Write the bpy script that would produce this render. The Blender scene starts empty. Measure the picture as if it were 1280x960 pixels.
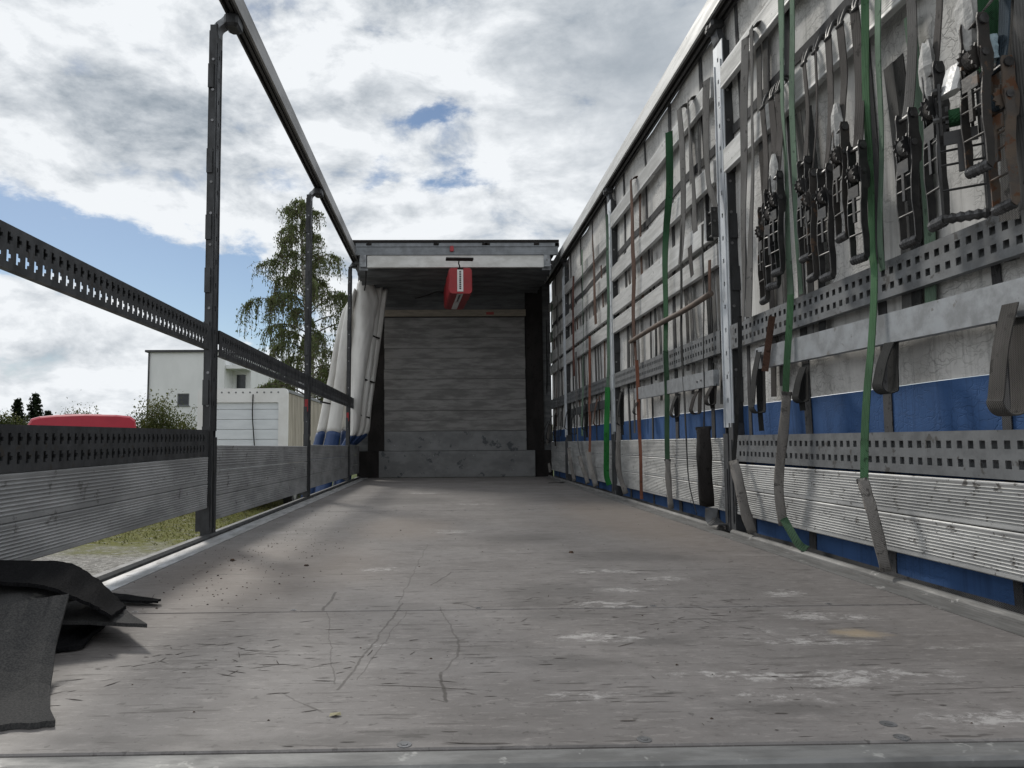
import bpy, math, random
from mathutils import Vector, Matrix
random.seed(7)
sc = bpy.context.scene
COL = sc.collection
R = math.radians

# ---------------------------------------------------------------- camera
cam_d = bpy.data.cameras.new("camera")
cam = bpy.data.objects.new("camera", cam_d)
COL.objects.link(cam)
sc.camera = cam
cam_d.sensor_width = 36.0
cam_d.lens = 25.3125
cam_d.shift_x = 0.05194
cam_d.clip_start = 0.05
cam_d.clip_end = 3000
YAW, PIT, ROL = 0.02, 0.08323, -0.00716
fw = Vector((math.sin(YAW)*math.cos(PIT), math.cos(YAW)*math.cos(PIT), math.sin(PIT)))
r0 = Vector((math.cos(YAW), -math.sin(YAW), 0))
u0 = Vector((-math.sin(PIT)*math.sin(YAW), -math.sin(PIT)*math.cos(YAW), math.cos(PIT)))
rt = r0*math.cos(ROL) + u0*math.sin(ROL)
up = -r0*math.sin(ROL) + u0*math.cos(ROL)
M4 = Matrix((rt, up, -fw)).transposed().to_4x4()
M4.translation = Vector((-0.1345, 0.0, 0.4288))
cam.matrix_world = M4

# ---------------------------------------------------------------- view, render
sc.view_settings.view_transform = 'Standard'
sc.view_settings.look = 'None'
sc.view_settings.exposure = 0.28
sc.view_settings.gamma = 1.0
sc.cycles.use_denoising = True
sc.cycles.max_bounces = 6

# ---------------------------------------------------------------- sun and sky
SUN_AZ, SUN_EL = -31.0, 38.0
sun_d = bpy.data.lights.new("sun", 'SUN')
sun_d.energy = 1.5
sun_d.angle = R(8.0)
sun_d.color = (1.0, 0.95, 0.87)
sun = bpy.data.objects.new("sun", sun_d)
COL.objects.link(sun)
sd = Vector((math.sin(R(SUN_AZ))*math.cos(R(SUN_EL)), math.cos(R(SUN_AZ))*math.cos(R(SUN_EL)), math.sin(R(SUN_EL))))
sun.rotation_euler = sd.to_track_quat('Z', 'Y').to_euler()
sun.location = (-20, 30, 30)

W = bpy.data.worlds.new("World")
sc.world = W
W.use_nodes = True
nt = W.node_tree
nt.nodes.clear()


class NG:
    """small node-graph helper"""
    def __init__(s, nt): s.nt = nt
    def n(s, t, **k):
        o = s.nt.nodes.new(t)
        for a, b in k.items(): setattr(o, a, b)
        return o
    def set(s, sock, v):
        if isinstance(v, bpy.types.NodeSocket): s.nt.links.new(v, sock)
        elif v is not None: sock.default_value = v
    def m(s, op, a, b=None, c=None, clamp=False):
        o = s.n('ShaderNodeMath', operation=op, use_clamp=clamp)
        for i, v in enumerate((a, b, c)):
            if v is not None: s.set(o.inputs[i], v)
        return o.outputs[0]
    def vm(s, op, a, b=None):
        o = s.n('ShaderNodeVectorMath', operation=op)
        s.set(o.inputs[0], a)
        if b is not None: s.set(o.inputs[1], b)
        return o.outputs[0]
    def noise(s, vec, scale, detail=4, rough=.55, dist=0., col=False):
        o = s.n('ShaderNodeTexNoise')
        s.set(o.inputs['Vector'], vec); o.inputs['Scale'].default_value = scale
        o.inputs['Detail'].default_value = detail; o.inputs['Roughness'].default_value = rough
        o.inputs['Distortion'].default_value = dist
        return o.outputs['Color' if col else 'Fac']
    def vor(s, vec, scale, feature='F1', out='Distance', rnd=1.0):
        o = s.n('ShaderNodeTexVoronoi', feature=feature)
        s.set(o.inputs['Vector'], vec); o.inputs['Scale'].default_value = scale
        o.inputs['Randomness'].default_value = rnd
        return o.outputs[out]
    def ramp(s, f, a, b, c=0., d=1., smooth=True):
        o = s.n('ShaderNodeMapRange', interpolation_type='SMOOTHSTEP' if smooth else 'LINEAR')
        s.set(o.inputs[0], f)
        for i, v in enumerate((a, b, c, d)): o.inputs[i+1].default_value = v
        return o.outputs[0]
    def mix(s, f, a, b, mode='MIX'):
        o = s.n('ShaderNodeMix', data_type='RGBA', blend_type=mode)
        s.set(o.inputs[0], f)
        for i, v in ((6, a), (7, b)):
            if isinstance(v, (tuple, list)): v = tuple(v) + ((1.,) if len(v) == 3 else ())
            s.set(o.inputs[i], v)
        return o.outputs[2]
    def sep(s, v):
        o = s.n('ShaderNodeSeparateXYZ'); s.set(o.inputs[0], v); return o.outputs
    def comb(s, x, y, z):
        o = s.n('ShaderNodeCombineXYZ')
        for i, v in enumerate((x, y, z)): s.set(o.inputs[i], v)
        return o.outputs[0]


g = NG(nt)
SKY_STRENGTH = 0.066
sky = g.n('ShaderNodeTexSky', sky_type='NISHITA', sun_disc=False)
sky.sun_elevation = R(SUN_EL)
sky.sun_rotation = R(SUN_AZ % 360)
sky.air_density = 1.0; sky.dust_density = 0.2; sky.ozone_density = 1.6
tc = g.n('ShaderNodeTexCoord')
dirv = tc.outputs['Generated']
dx, dy, dz = g.sep(g.vm('NORMALIZE', dirv))[:3]
az = g.m('MULTIPLY', g.m('ARCTAN2', dx, dy), 57.2958)
el = g.m('MULTIPLY', g.m('ARCSINE', dz), 57.2958)
dsc = g.vm('MULTIPLY', dirv, (1.0, 1.0, 2.0))
warp = g.sep(g.noise(dsc, 9.0, 6, .65, 0., True))
az_w = g.m('ADD', az, g.m('MULTIPLY', g.m('SUBTRACT', warp[0], .5), 12.))
el_w = g.m('ADD', el, g.m('MULTIPLY', g.m('SUBTRACT', warp[1], .5), 6.))
def blob(a0, e0, ra, re, tilt=0.):
    x = g.m('DIVIDE', g.m('SUBTRACT', az_w, a0), ra)
    e = g.m('SUBTRACT', g.m('SUBTRACT', el_w, e0), g.m('MULTIPLY', g.m('SUBTRACT', az_w, a0), tilt))
    y = g.m('DIVIDE', e, re)
    return g.m('EXPONENT', g.m('MULTIPLY', g.m('ADD', g.m('MULTIPLY', x, x), g.m('MULTIPLY', y, y)), -1.))
def addall(L):
    o = L[0]
    for q in L[1:]: o = g.m('ADD', o, q)
    return o
fbm = g.noise(dsc, 8.0, 10, .6, .25)
fbm_s = g.noise(g.vm('ADD', dsc, (-.02,.01,.05)), 8.0, 10, .6, .25)
big = g.noise(dsc, 2.6, 5, .55, .2)
fine = g.noise(dsc, 24.0, 8, .62, .3)
gaps = addall([g.m('MULTIPLY', blob(*q[:5]), q[5]) for q in (
    (-29., 14.4, 9., 2.3, -.14, 1.25), (-20., 12.6, 7., 2.5, -.12, 1.2), (-15., 9.8, 4.5, 2.6, -.25, 1.2), (-35, 6.8, 5., 1.3, 0, .5),
    (-.4, 25.2, 2.8, 1.0, .28, .56), (-6.0, 20.8, 3.0, 1.1, .25, .50), (-12, 20.0, 2.2, 1.0, .1, .35), (1.5, 20.5, 3.2, .9, .1, .45))])
cover = g.ramp(g.m('ADD', g.m('SUBTRACT', g.m('MULTIPLY', g.m('SUBTRACT', fbm, .5), 2.1), gaps), .74), .0, .62)
dark = addall([g.m('MULTIPLY', blob(*q[:5]), q[5]) for q in (
    (-25., 24.2, 7.0, 2.6, .05, .72), (-19.5, 22.8, 5., 2.4, .0, .28), (-12., 22., 6., 6., 0., .10), (15., 28., 9., 6.5, .0, .42), (32., 25., 14., 13., 0., .40), (-26., 8.4, 9., 1.7, 0, .22), (6., 33., 10., 5., 0, .2))])
lit = g.m('ADD', g.m('ADD', g.m('MULTIPLY', g.m('SUBTRACT', fbm, .5), .95), g.m('MULTIPLY', g.m('SUBTRACT', fbm, fbm_s), 1.5)), g.m('MULTIPLY', g.m('SUBTRACT', big, .5), .25))
lit = g.m('ADD', lit, g.m('MULTIPLY', g.m('SUBTRACT', fine, .5), .40))
calm = addall([g.m('MULTIPLY', blob(*q[:5]), q[5]) for q in ((15., 28., 10., 7., 0., .6), (34., 25., 16., 14., 0., .7), (-25., 24., 7., 3., 0., .3))])
lit = g.m('MULTIPLY', lit, g.m('SUBTRACT', 1., g.m('MINIMUM', calm, .82)))
lit = g.ramp(g.m('ADD', g.m('SUBTRACT', lit, dark), .90), .0, 1.0, smooth=False)
ccol = g.mix(lit, (.15/SKY_STRENGTH, .195/SKY_STRENGTH, .245/SKY_STRENGTH), (.74/SKY_STRENGTH, .765/SKY_STRENGTH, .79/SKY_STRENGTH))
full = g.mix(cover, sky.outputs[0], ccol)
bg = g.n('ShaderNodeBackground')
nt.links.new(full, bg.inputs[0])
bg.inputs[1].default_value = SKY_STRENGTH
wo = g.n('ShaderNodeOutputWorld')
nt.links.new(bg.outputs[0], wo.inputs[0])

# ---------------------------------------------------------------- mesh helpers
class MB:
    def __init__(s): s.v = []; s.f = []
    def box(s, x0, x1, y0, y1, z0, z1):
        b = len(s.v)
        s.v += [(x0,y0,z0),(x1,y0,z0),(x1,y1,z0),(x0,y1,z0),(x0,y0,z1),(x1,y0,z1),(x1,y1,z1),(x0,y1,z1)]
        s.f += [tuple(b+i for i in q) for q in ((0,3,2,1),(4,5,6,7),(0,1,5,4),(1,2,6,5),(2,3,7,6),(3,0,4,7))]
        return s
    def bbox(s, x0, x1, y0, y1, z0, z1, c=.004):
        """box with its vertical edges and top chamfered"""
        pts = [(x0+c,y0),(x1-c,y0),(x1,y0+c),(x1,y1-c),(x1-c,y1),(x0+c,y1),(x0,y1-c),(x0,y0+c)]
        cx, cy = (x0+x1)/2, (y0+y1)/2
        fx = lambda p, d: (p[0]+(d if p[0] < cx else -d), p[1]+(d if p[1] < cy else -d))
        rings = [[(*fx(p, c), z0) for p in pts], [(*p, z0+c) for p in pts], [(*p, z1-c) for p in pts], [(*fx(p, c), z1) for p in pts]]
        return s.loft(rings, True, True)
    def loft(s, rings, closed=True, caps=False):
        b = len(s.v); n = len(rings[0])
        for r in rings: s.v += [tuple(p) for p in r]
        for i in range(len(rings)-1):
            for j in range(n if closed else n-1):
                k = (j+1) % n
                s.f.append((b+i*n+j, b+i*n+k, b+(i+1)*n+k, b+(i+1)*n+j))
        if caps:
            s.f.append(tuple(b+j for j in reversed(range(n))))
            e = b+(len(rings)-1)*n
            s.f.append(tuple(e+j for j in range(n)))
        return s
    def tube(s, pts, rad, n=6, caps=True):
        pts = [Vector(p) for p in pts]; rings = []; prev = None
        for i, p in enumerate(pts):
            t = (pts[min(i+1, len(pts)-1)] - pts[max(i-1, 0)]).normalized()
            if prev is None:
                a = Vector((0,0,1)) if abs(t.z) < .9 else Vector((1,0,0))
                prev = t.cross(a).normalized()
            u = (prev - t*prev.dot(t)).normalized(); prev = u
            w = t.cross(u); r = rad[i] if isinstance(rad, (list, tuple)) else rad
            rings.append([p + u*(r*math.cos(6.28318*k/n)) + w*(r*math.sin(6.28318*k/n)) for k in range(n)])
        return s.loft(rings, True, caps)
    def prism(s, prof, axis, a, b, shift=(0,0)):
        """prof = list of 2D points; axis 'y': (x,z), 'x': (y,z), 'z': (x,y); shift = offset of profile at end b"""
        def P(p, t, sh):
            p = (p[0]+sh[0], p[1]+sh[1])
            return {'y': (p[0], t, p[1]), 'x': (t, p[0], p[1]), 'z': (p[0], p[1], t)}[axis]
        return s.loft([[P(p, a, (0,0)) for p in prof], [P(p, b, shift) for p in prof]], True, True)
    def ribbon(s, pts, wid, th=.003, face='y', twist=None):
        """webbing along pts. face y: width lies along Y; c: width turned to run diagonally, m: in between"""
        pts = [Vector(p) for p in pts]; rings = []
        base = {'y': Vector((0,1,0)), 'c': Vector((.82,-.57,0)), 'm': Vector((.45,-.89,0)), 'x': Vector((1,0,0)), 'z': Vector((0,0,1))}[face]
        for i, p in enumerate(pts):
            t = (pts[min(i+1, len(pts)-1)] - pts[max(i-1, 0)]).normalized()
            w = (base - t*base.dot(t)).normalized()
            if twist: w = Matrix.Rotation(twist[i], 3, t) @ w
            nrm = t.cross(w).normalized()
            h = (wid[i] if isinstance(wid, (list, tuple)) else wid)/2
            rings.append([p-w*h-nrm*th/2, p+w*h-nrm*th/2, p+w*h+nrm*th/2, p-w*h+nrm*th/2])
        return s.loft(rings, True, True)
    def disc(s, c, axis, r, th, n=16, teeth=0, r2=None):
        """flat cylinder or toothed wheel"""
        N = teeth*2 if teeth else n; ring = []
        for k in range(N):
            rr = r if (not teeth or k % 2 == 0) else (r2 or r*.82)
            a = 6.28318*k/N; ring.append((rr*math.cos(a), rr*math.sin(a)))
        def P(p, t):
            if axis == 'y': return (c[0]+p[0], c[1]+t, c[2]+p[1])
            if axis == 'x': return (c[0]+t, c[1]+p[0], c[2]+p[1])
            return (c[0]+p[0], c[1]+p[1], c[2]+t)
        return s.loft([[P(p, -th/2) for p in ring], [P(p, th/2) for p in ring]], True, True)
    def mesh(s, name, mat, off=(0,0,0), smooth=False):
        me = bpy.data.meshes.new(name)
        me.from_pydata([(a-off[0], b-off[1], c-off[2]) for a, b, c in s.v], [], s.f)
        me.materials.append(mat)
        me.update()
        if smooth: me.polygons.foreach_set('use_smooth', [True]*len(me.polygons))
        return me
    def build(s, name, mat, parent=None, smooth=False, loc=None):
        """world-coordinate mesh; the object's origin goes to loc (or its parent's origin)"""
        off = Vector(loc) if loc is not None else (parent_loc(parent) if parent else Vector((0,0,0)))
        me = s.mesh(name, mat, off, smooth)
        o = bpy.data.objects.new(name, me); COL.objects.link(o)
        if parent:
            o.parent = parent; o.location = off - parent_loc(parent)
        else: o.location = off
        return o
def parent_loc(p):
    v = Vector(p.location)
    while p.parent: p = p.parent; v = v + Vector(p.location)
    return v
def tag(o, label=None, cat=None, group=None, kind=None):
    if label: o['label'] = label
    if cat: o['category'] = cat
    if group: o['group'] = group
    if kind: o['kind'] = kind
    return o
def thing(name, label, cat, loc=(0,0,0), group=None, rz=0.):
    o = bpy.data.objects.new(name, None); COL.objects.link(o)
    o.location = loc; o.rotation_euler = (0,0,rz); o.empty_display_size = .1
    return tag(o, label, cat, group)
def smooth_path(pts, n=6):
    """Catmull-Rom through pts"""
    P = [Vector(p) for p in pts]; P = [P[0]*2-P[1]] + P + [P[-1]*2-P[-2]]; out = []
    for i in range(1, len(P)-2):
        for k in range(n):
            t = k/n
            out.append(.5*((2*P[i]) + (P[i+1]-P[i-1])*t + (2*P[i-1]-5*P[i]+4*P[i+1]-P[i+2])*t*t + (3*P[i]-P[i-1]-3*P[i+1]+P[i+2])*t**3))
    out.append(P[-2]); return out

# ---------------------------------------------------------------- materials
def pmat(name, col, col2=None, scale=6., stretch=(1,1,1), rough=.6, rough2=None, metal=0., bump=0., bscale=None, spots=None, spec=.5, detail=5, contrast=(.35,.65), sheen=0., trans=0.):
    m = bpy.data.materials.new(name); m.use_nodes = True
    t = m.node_tree; b = t.nodes['Principled BSDF']; q = NG(t)
    pos = q.n('ShaderNodeNewGeometry').outputs['Position']
    v = q.vm('MULTIPLY', pos, stretch)
    f = q.noise(v, scale, detail, .6)
    k = q.ramp(f, *contrast)
    c = q.mix(k, col, col2 or tuple(x*.7 for x in col))
    if spots:   # (colour, scale, threshold)
        f2 = q.noise(pos, spots[1], 4, .65)
        c = q.mix(q.ramp(f2, spots[2], spots[2]+.06), c, spots[0])
    t.links.new(c, b.inputs['Base Color'])
    if rough2 is not None: t.links.new(q.ramp(f, .3, .7, rough, rough2), b.inputs['Roughness'])
    else: b.inputs['Roughness'].default_value = rough
    b.inputs['Metallic'].default_value = metal
    b.inputs['Specular IOR Level'].default_value = spec
    if bump:
        bn = q.n('ShaderNodeBump'); bn.inputs['Strength'].default_value = min(1., bump); bn.inputs['Distance'].default_value = .004
        q.set(bn.inputs['Height'], q.noise(v, bscale or scale*6, 4, .6)); t.links.new(bn.outputs[0], b.inputs['Normal'])
    return m
M = {}
M['alu'] = pmat('ribbed aluminium', (.50,.505,.50), (.33,.335,.335), 5, (3,.5,3), .42, .62, .35, .15, 60, ((.13,.125,.12), 34, .60))
M['alu_dirty'] = pmat('dirty aluminium', (.42,.425,.43), (.28,.284,.288), 4, (2,.7,2), .5, .7, .3, .1, 60, ((.17,.168,.165), 14, .62))
M['lath'] = pmat('aluminium lath', (.60,.605,.60), (.44,.445,.44), 7, (2,.4,4), .45, .6, .3, .12, 50, ((.2,.195,.19), 40, .64))
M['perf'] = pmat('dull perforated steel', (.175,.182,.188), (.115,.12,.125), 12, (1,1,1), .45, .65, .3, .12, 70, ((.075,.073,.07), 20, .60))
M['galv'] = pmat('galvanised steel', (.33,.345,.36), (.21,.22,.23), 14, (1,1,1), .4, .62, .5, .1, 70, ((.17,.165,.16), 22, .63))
M['galv_dark'] = pmat('dark steel', (.072,.075,.08), (.042,.044,.047), 16, (1,1,.6), .45, .65, .3, .15, 60, ((.05,.045,.04), 25, .6))  # on open-side posts and rails the backlit shade is put into this colour
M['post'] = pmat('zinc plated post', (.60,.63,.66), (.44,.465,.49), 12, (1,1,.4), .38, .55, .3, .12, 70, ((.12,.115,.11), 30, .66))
M['post_low'] = pmat('dark coated steel', (.045,.047,.05), (.028,.029,.03), 14, (1,1,.6), .4, .6, .25, .2, 60)
M['black'] = pmat('black rubber', (.018,.018,.019), (.028,.028,.029), 20, rough=.7, bump=.2)
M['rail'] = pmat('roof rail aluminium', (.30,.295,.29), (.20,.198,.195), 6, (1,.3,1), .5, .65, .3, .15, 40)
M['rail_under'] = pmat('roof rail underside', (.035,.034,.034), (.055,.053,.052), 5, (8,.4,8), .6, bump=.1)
M['rim'] = pmat('worn grey rim', (.19,.187,.182), (.12,.118,.114), 9, (3,.6,3), .5, .7, .2, .2, 50, ((.32,.315,.305), 18, .62))
M['sill'] = pmat('scuffed sill steel', (.215,.215,.212), (.13,.13,.128), 7, (1,3,1), .5, .7, .2, .2, 60, ((.33,.33,.32), 16, .60))
M['zinc_strip'] = pmat('edge strip aluminium', (.50,.50,.505), (.30,.30,.30), 8, (3,.7,3), .4, .6, .4, .15, 50, ((.13,.125,.12), 12, .62))
M['bolt'] = pmat('bolt steel', (.25,.25,.26), (.15,.15,.15), 30, rough=.4, metal=.6)
M['ratchet'] = pmat('blackened ratchet steel', (.016,.0165,.018), (.036,.035,.035), 26, rough=.36, rough2=.62, metal=.1, bump=.2, bscale=90)
M['ratchet_edge'] = pmat('worn ratchet steel', (.10,.10,.103), (.045,.045,.046), 40, rough=.35, metal=.6, bump=.2)
M['ratchet_brown'] = pmat('brown tarnished ratchet steel', (.034,.029,.026), (.02,.019,.018), 22, rough=.5, bump=.25, spots=((.085,.05,.03), 24, .60))
M['ratchet_rust'] = pmat('rusty ratchet steel', (.115,.085,.062), (.075,.066,.06), 24, rough=.6, bump=.3, spots=((.11,.045,.018), 30, .55))
def web(name, c):
    m = pmat(name, c, tuple(x*.62 for x in c), 9, (1,1,.4), .85, bump=0, spec=.2, spots=(tuple(x*.4 for x in c), 26, .60))
    t = m.node_tree; q = NG(t); b = t.nodes['Principled BSDF']
    pos = q.n('ShaderNodeNewGeometry').outputs['Position']
    x, y, z = q.sep(pos)[:3]
    wv = q.m('MULTIPLY', q.m('SINE', q.m('MULTIPLY', q.m('ADD', z, q.m('MULTIPLY', y, .8)), 1250.)), .5)
    ln = q.m('ABSOLUTE', q.m('SINE', q.m('MULTIPLY', y, 420.)))
    bn = q.n('ShaderNodeBump'); bn.inputs['Strength'].default_value = .7; bn.inputs['Distance'].default_value = .002
    q.set(bn.inputs['Height'], q.m('ADD', wv, ln)); t.links.new(bn.outputs[0], b.inputs['Normal'])
    return m
for k, c in dict(grey=(.15,.148,.145), browngrey=(.095,.088,.084), palegreen=(.15,.225,.165), green=(.06,.12,.07), darkgreen=(.028,.095,.042), vgreen=(.03,.21,.05), midgreen=(.095,.205,.105),
                 dark=(.035,.036,.036), black=(.028,.025,.024), brown=(.12,.068,.05), rust=(.12,.055,.045), orange=(.24,.10,.065), sleeve=(.25,.235,.22), sleeved=(.10,.095,.09),
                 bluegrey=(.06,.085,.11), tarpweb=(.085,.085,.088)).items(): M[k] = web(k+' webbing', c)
M['tape'] = pmat('silver tape', (.55,.56,.56), (.38,.38,.38), 30, rough=.35, bump=.4, bscale=40)
M['bluetape'] = pmat('pale blue tape', (.42,.56,.62), (.3,.4,.46), 30, rough=.35, bump=.4, bscale=40)
M['wad'] = pmat('crumpled tape wad', (.42,.42,.41), (.26,.26,.255), 40, rough=.6, bump=.8, bscale=60)
M['rubber'] = pmat('black rubber mat', (.007,.007,.008), (.018,.018,.019), 300, rough=.95, bump=.4, bscale=160, spec=.03)
M['rubber_dusty'] = pmat('dusty rubber mat', (.066,.065,.064), (.036,.036,.037), 320, (1,1,1), rough=.95, bump=.5, bscale=170, spots=((.13,.127,.12), 6, .60), spec=.15)
M['wood_strip'] = pmat('plywood strip', (.27,.235,.185), (.20,.175,.14), 8, (1,1,6), .7, bump=.1)
M['white_beam'] = pmat('white painted beam', (.66,.66,.64), (.52,.515,.49), 5, (1,1,2), .5, bump=.05)
M['white_tarp'] = pmat('off white tarpaulin', (.70,.69,.66), (.54,.525,.495), 3, (1,1,.5), .5, bump=.35, bscale=9)
M['blue_tarp'] = pmat('blue tarpaulin', (.03,.065,.17), (.022,.05,.13), 4, (1,1,.4), .5, bump=.2, bscale=12)
M['red_box'] = pmat('red plastic', (.30,.009,.014), (.23,.007,.011), 8, rough=.42)
M['label_white'] = pmat('white label', (.68,.67,.66), (.58,.57,.56), 12, rough=.5)
M['print'] = pmat('black print', (.03,.03,.03), rough=.6)
M['roof_fabric'] = pmat('dark grey roof fabric', (.12,.125,.128), (.06,.062,.064), 5, (.6,4,4), .7, bump=.3)
M['roof_steel'] = pmat('grey roof frame', (.22,.235,.25), (.15,.16,.17), 9, rough=.5, metal=.3)
# ---------------------------------------------------------------- floor material
def floor_mat():
    m = bpy.data.materials.new('worn plywood load floor'); m.use_nodes = True
    t = m.node_tree; b = t.nodes['Principled BSDF']; q = NG(t)
    pos = q.n('ShaderNodeNewGeometry').outputs['Position']
    x, y, z = q.sep(pos)[:3]
    wn = q.vm('SUBTRACT', q.noise(pos, 9., 4, .6, 0., True), (.5,.5,.5))
    wl = q.vm('SUBTRACT', q.noise(pos, 4.5, 6, .7, 0., True), (.5,.5,.5))
    flat = q.comb(x, y, 0.)
    wp = q.vm('ADD', flat, q.vm('MULTIPLY', wl, (.20,.17,0)))
    def an(sx_, sy_, off, det=6, ro=.7):
        return q.noise(q.comb(q.m('MULTIPLY', x, sx_), q.m('MULTIPLY', y, sy_), off), 1.0, det, ro)
    big = q.noise(flat, 1.5, 6, .62)
    grain = an(1.3, 8., 0., 10, .72)
    light = an(1.6, 10., 7., 9, .7)
    mott = q.noise(flat, 8., 9, .72)
    micro = an(20., 62., 1., 6, .78)
    dash = an(7., 62., 9., 4, .6)
    gouge = an(3.2, 24., 4., 5, .65)
    gate = q.ramp(q.noise(flat, 2.3, 5, .65), .38, .56, .15, 1.)
    speck = q.noise(flat, 42., 4, .65)
    c = q.mix(q.ramp(big, .36, .62), (.205,.192,.186), (.158,.147,.142))
    c = q.mix(q.ramp(grain, .48, .66, 0., .30), c, (.108,.101,.096))
    c = q.mix(q.ramp(light, .56, .70, 0., .30), c, (.305,.292,.282))
    c = q.mix(q.ramp(mott, .46, .58, 0., .26), c, (.115,.104,.098))
    c = q.mix(q.ramp(micro, .54, .62, 0., .45), c, (.30,.280,.268))
    c = q.mix(q.ramp(micro, .44, .37, 0., .5), c, (.09,.081,.077))
    c = q.mix(q.m('MULTIPLY', gate, q.ramp(dash, .61, .635, 0., .75)), c, (.058,.052,.048))
    c = q.mix(q.m('MULTIPLY', gate, q.ramp(gouge, .635, .66, 0., .6)), c, (.064,.058,.053))
    c = q.mix(q.ramp(speck, .615, .67, 0., .7), c, (.07,.064,.06))
    def ell(cx, cy, rx, ry):
        d = q.vm('DIVIDE', q.vm('SUBTRACT', wp, (cx, cy, 0)), (rx, ry, 1))
        o = q.n('ShaderNodeVectorMath', operation='LENGTH'); t.links.new(d, o.inputs[0])
        return q.ramp(o.outputs['Value'], .35, 1.25, 1., 0.)
    def union(L):
        o = L[0]
        for k in L[1:]: o = q.m('MAXIMUM', o, k)
        return o
    # brown tint on the left third and towards the headboard, dark oily stains, chalky white scuffs
    tint = union([ell(-.75, 2.6, .45, .9), ell(-.35, 3.8, .3, .6), ell(.9, 4.2, .35, 1.6)])
    c = q.mix(q.m('MULTIPLY', tint, .42), c, (.205,.165,.136))
    stain = union([ell(.17, 2.12, .15, .16), ell(.10, 1.98, .10, .07), ell(.12, 1.44, .13, .05), ell(.31, 1.60, .08, .05), ell(1.02, 1.36, .16, .07), ell(.16, 1.84, .12, .05),
                   ell(-.25, 1.10, .35, .03), ell(-.55, 1.09, .3, .025), ell(.2, 3.3, .25, .18), ell(-.5, 5.6, .5, .4), ell(.55, 2.75, .3, .15), ell(.42, 1.20, .12, .03)])
    c = q.mix(q.m('MULTIPLY', stain, .48), c, (.078,.073,.070))
    tan = ell(.80, 1.64, .06, .045)
    c = q.mix(q.m('MULTIPLY', tan, .7), c, (.34,.27,.18))
    region = union([ell(.83, 2.06, .10, .07), ell(.80, 1.80, .17, .07), ell(.66, 1.62, .2, .1), ell(.40, 1.36, .2, .045), ell(.62, 1.34, .26, .07), ell(.74, 1.13, .22, .045), ell(.45, 1.25, .14, .03),
                    ell(.10, 1.25, .11, .03), ell(.40, 2.15, .14, .06), ell(.55, 2.30, .12, .07), ell(.40, 2.45, .16, .08), ell(-.12, 3.6, .2, .12), ell(-.28, 1.60, .06, .02), ell(.2, 1.62, .14, .05), ell(.95, 1.5, .1, .04),
                    ell(-.35, 6.4, .3, .12), ell(.05, 5.2, .3, .1), ell(.30, 1.95, .16, .05), ell(-.35, 2.55, .12, .06)])
    chalk = q.noise(q.comb(q.m('ADD', q.m('MULTIPLY', x, 24.), q.m('MULTIPLY', y, 9.)), q.m('SUBTRACT', q.m('MULTIPLY', y, 46.), q.m('MULTIPLY', x, 6.)), 5.), 1.0, 9, .82, .5)
    region = q.m('MULTIPLY', region, q.ramp(q.noise(flat, 7., 6, .75), .34, .54, .25, 1.))
    ck = q.m('MULTIPLY', q.ramp(q.m('ADD', chalk, q.m('MULTIPLY', region, .17)), .60, .74), region)
    c = q.mix(q.m('MULTIPLY', ck, .72), c, (.47,.455,.445))
    # scratches and gouges with a course of their own
    def seg(ax, ay, bx, by, w, k):
        A = Vector((ax, ay, 0)); B = Vector((bx, by, 0)); d = B - A
        wq = q.vm('ADD', flat, q.vm('MULTIPLY', wn, (.030,.030,0)))
        pa = q.vm('SUBTRACT', wq, tuple(A))
        dt = q.n('ShaderNodeVectorMath', operation='DOT_PRODUCT'); t.links.new(pa, dt.inputs[0]); dt.inputs[1].default_value = d
        tt = q.m('MULTIPLY', dt.outputs['Value'], 1./d.length_squared, clamp=True)
        sc_ = q.n('ShaderNodeVectorMath', operation='SCALE'); sc_.inputs[0].default_value = d; t.links.new(tt, sc_.inputs['Scale'])
        df = q.n('ShaderNodeVectorMath', operation='LENGTH'); t.links.new(q.vm('SUBTRACT', pa, sc_.outputs[0]), df.inputs[0])
        return q.m('MULTIPLY', q.ramp(df.outputs['Value'], w*.15, w*.5, 1., 0.), k)
    sx = union([seg(*s) for s in ((-.21,3.15,-.262,2.0,.006,.5), (-.25,2.0,-.325,1.31,.0075,.8), (-.235,1.9,-.300,1.36,.004,.6), (-.44,1.9,-.335,1.34,.004,.6), (-.455,2.15,-.452,1.92,.012,.9), (-.113,2.47,-.178,2.24,.009,.85),
        (-.152,1.95,-.108,1.62,.006,.6), (-.108,1.62,-.108,1.5,.008,.7), (-.108,1.5,-.142,1.40,.006,.6), (-.142,1.40,-.134,1.25,.009,.9), (-.16,1.26,-.134,1.245,.006,.8), (-.37,1.24,-.335,1.20,.007,.8), (-.42,1.30,-.37,1.24,.005,.6),
        (.42,2.02,.62,1.55,.005,.4), (.70,2.3,.80,1.9,.004,.35), (-.27,1.57,-.12,1.545,.006,.5), (-.8,2.0,-.55,1.95,.006,.6), (-1.0,2.6,-.85,2.63,.008,.7), (.46,1.92,.60,1.90,.006,.7))])
    brk = q.ramp(q.noise(flat, 26., 3, .6), .30, .42, .35, 1.)
    c = q.mix(q.m('MULTIPLY', sx, brk), c, (.062,.055,.050))
    lines = union([q.ramp(q.m('ABSOLUTE', q.m('SUBTRACT', q.sep(wp)[1], yy)), .003, .010, kk, 0.) for yy, kk in ((2.46,.55), (2.86,.5), (3.55,.35), (1.48,.3), (6.1,.4))])
    c = q.mix(q.m('MULTIPLY', lines, q.ramp(q.noise(flat, 5., 3, .6), .45, .6)), c, (.07,.065,.06))
    t.links.new(c, b.inputs['Base Color'])
    t.links.new(q.ramp(big, .3, .7, .52, .72), b.inputs['Roughness'])
    b.inputs['Specular IOR Level'].default_value = .35
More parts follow.
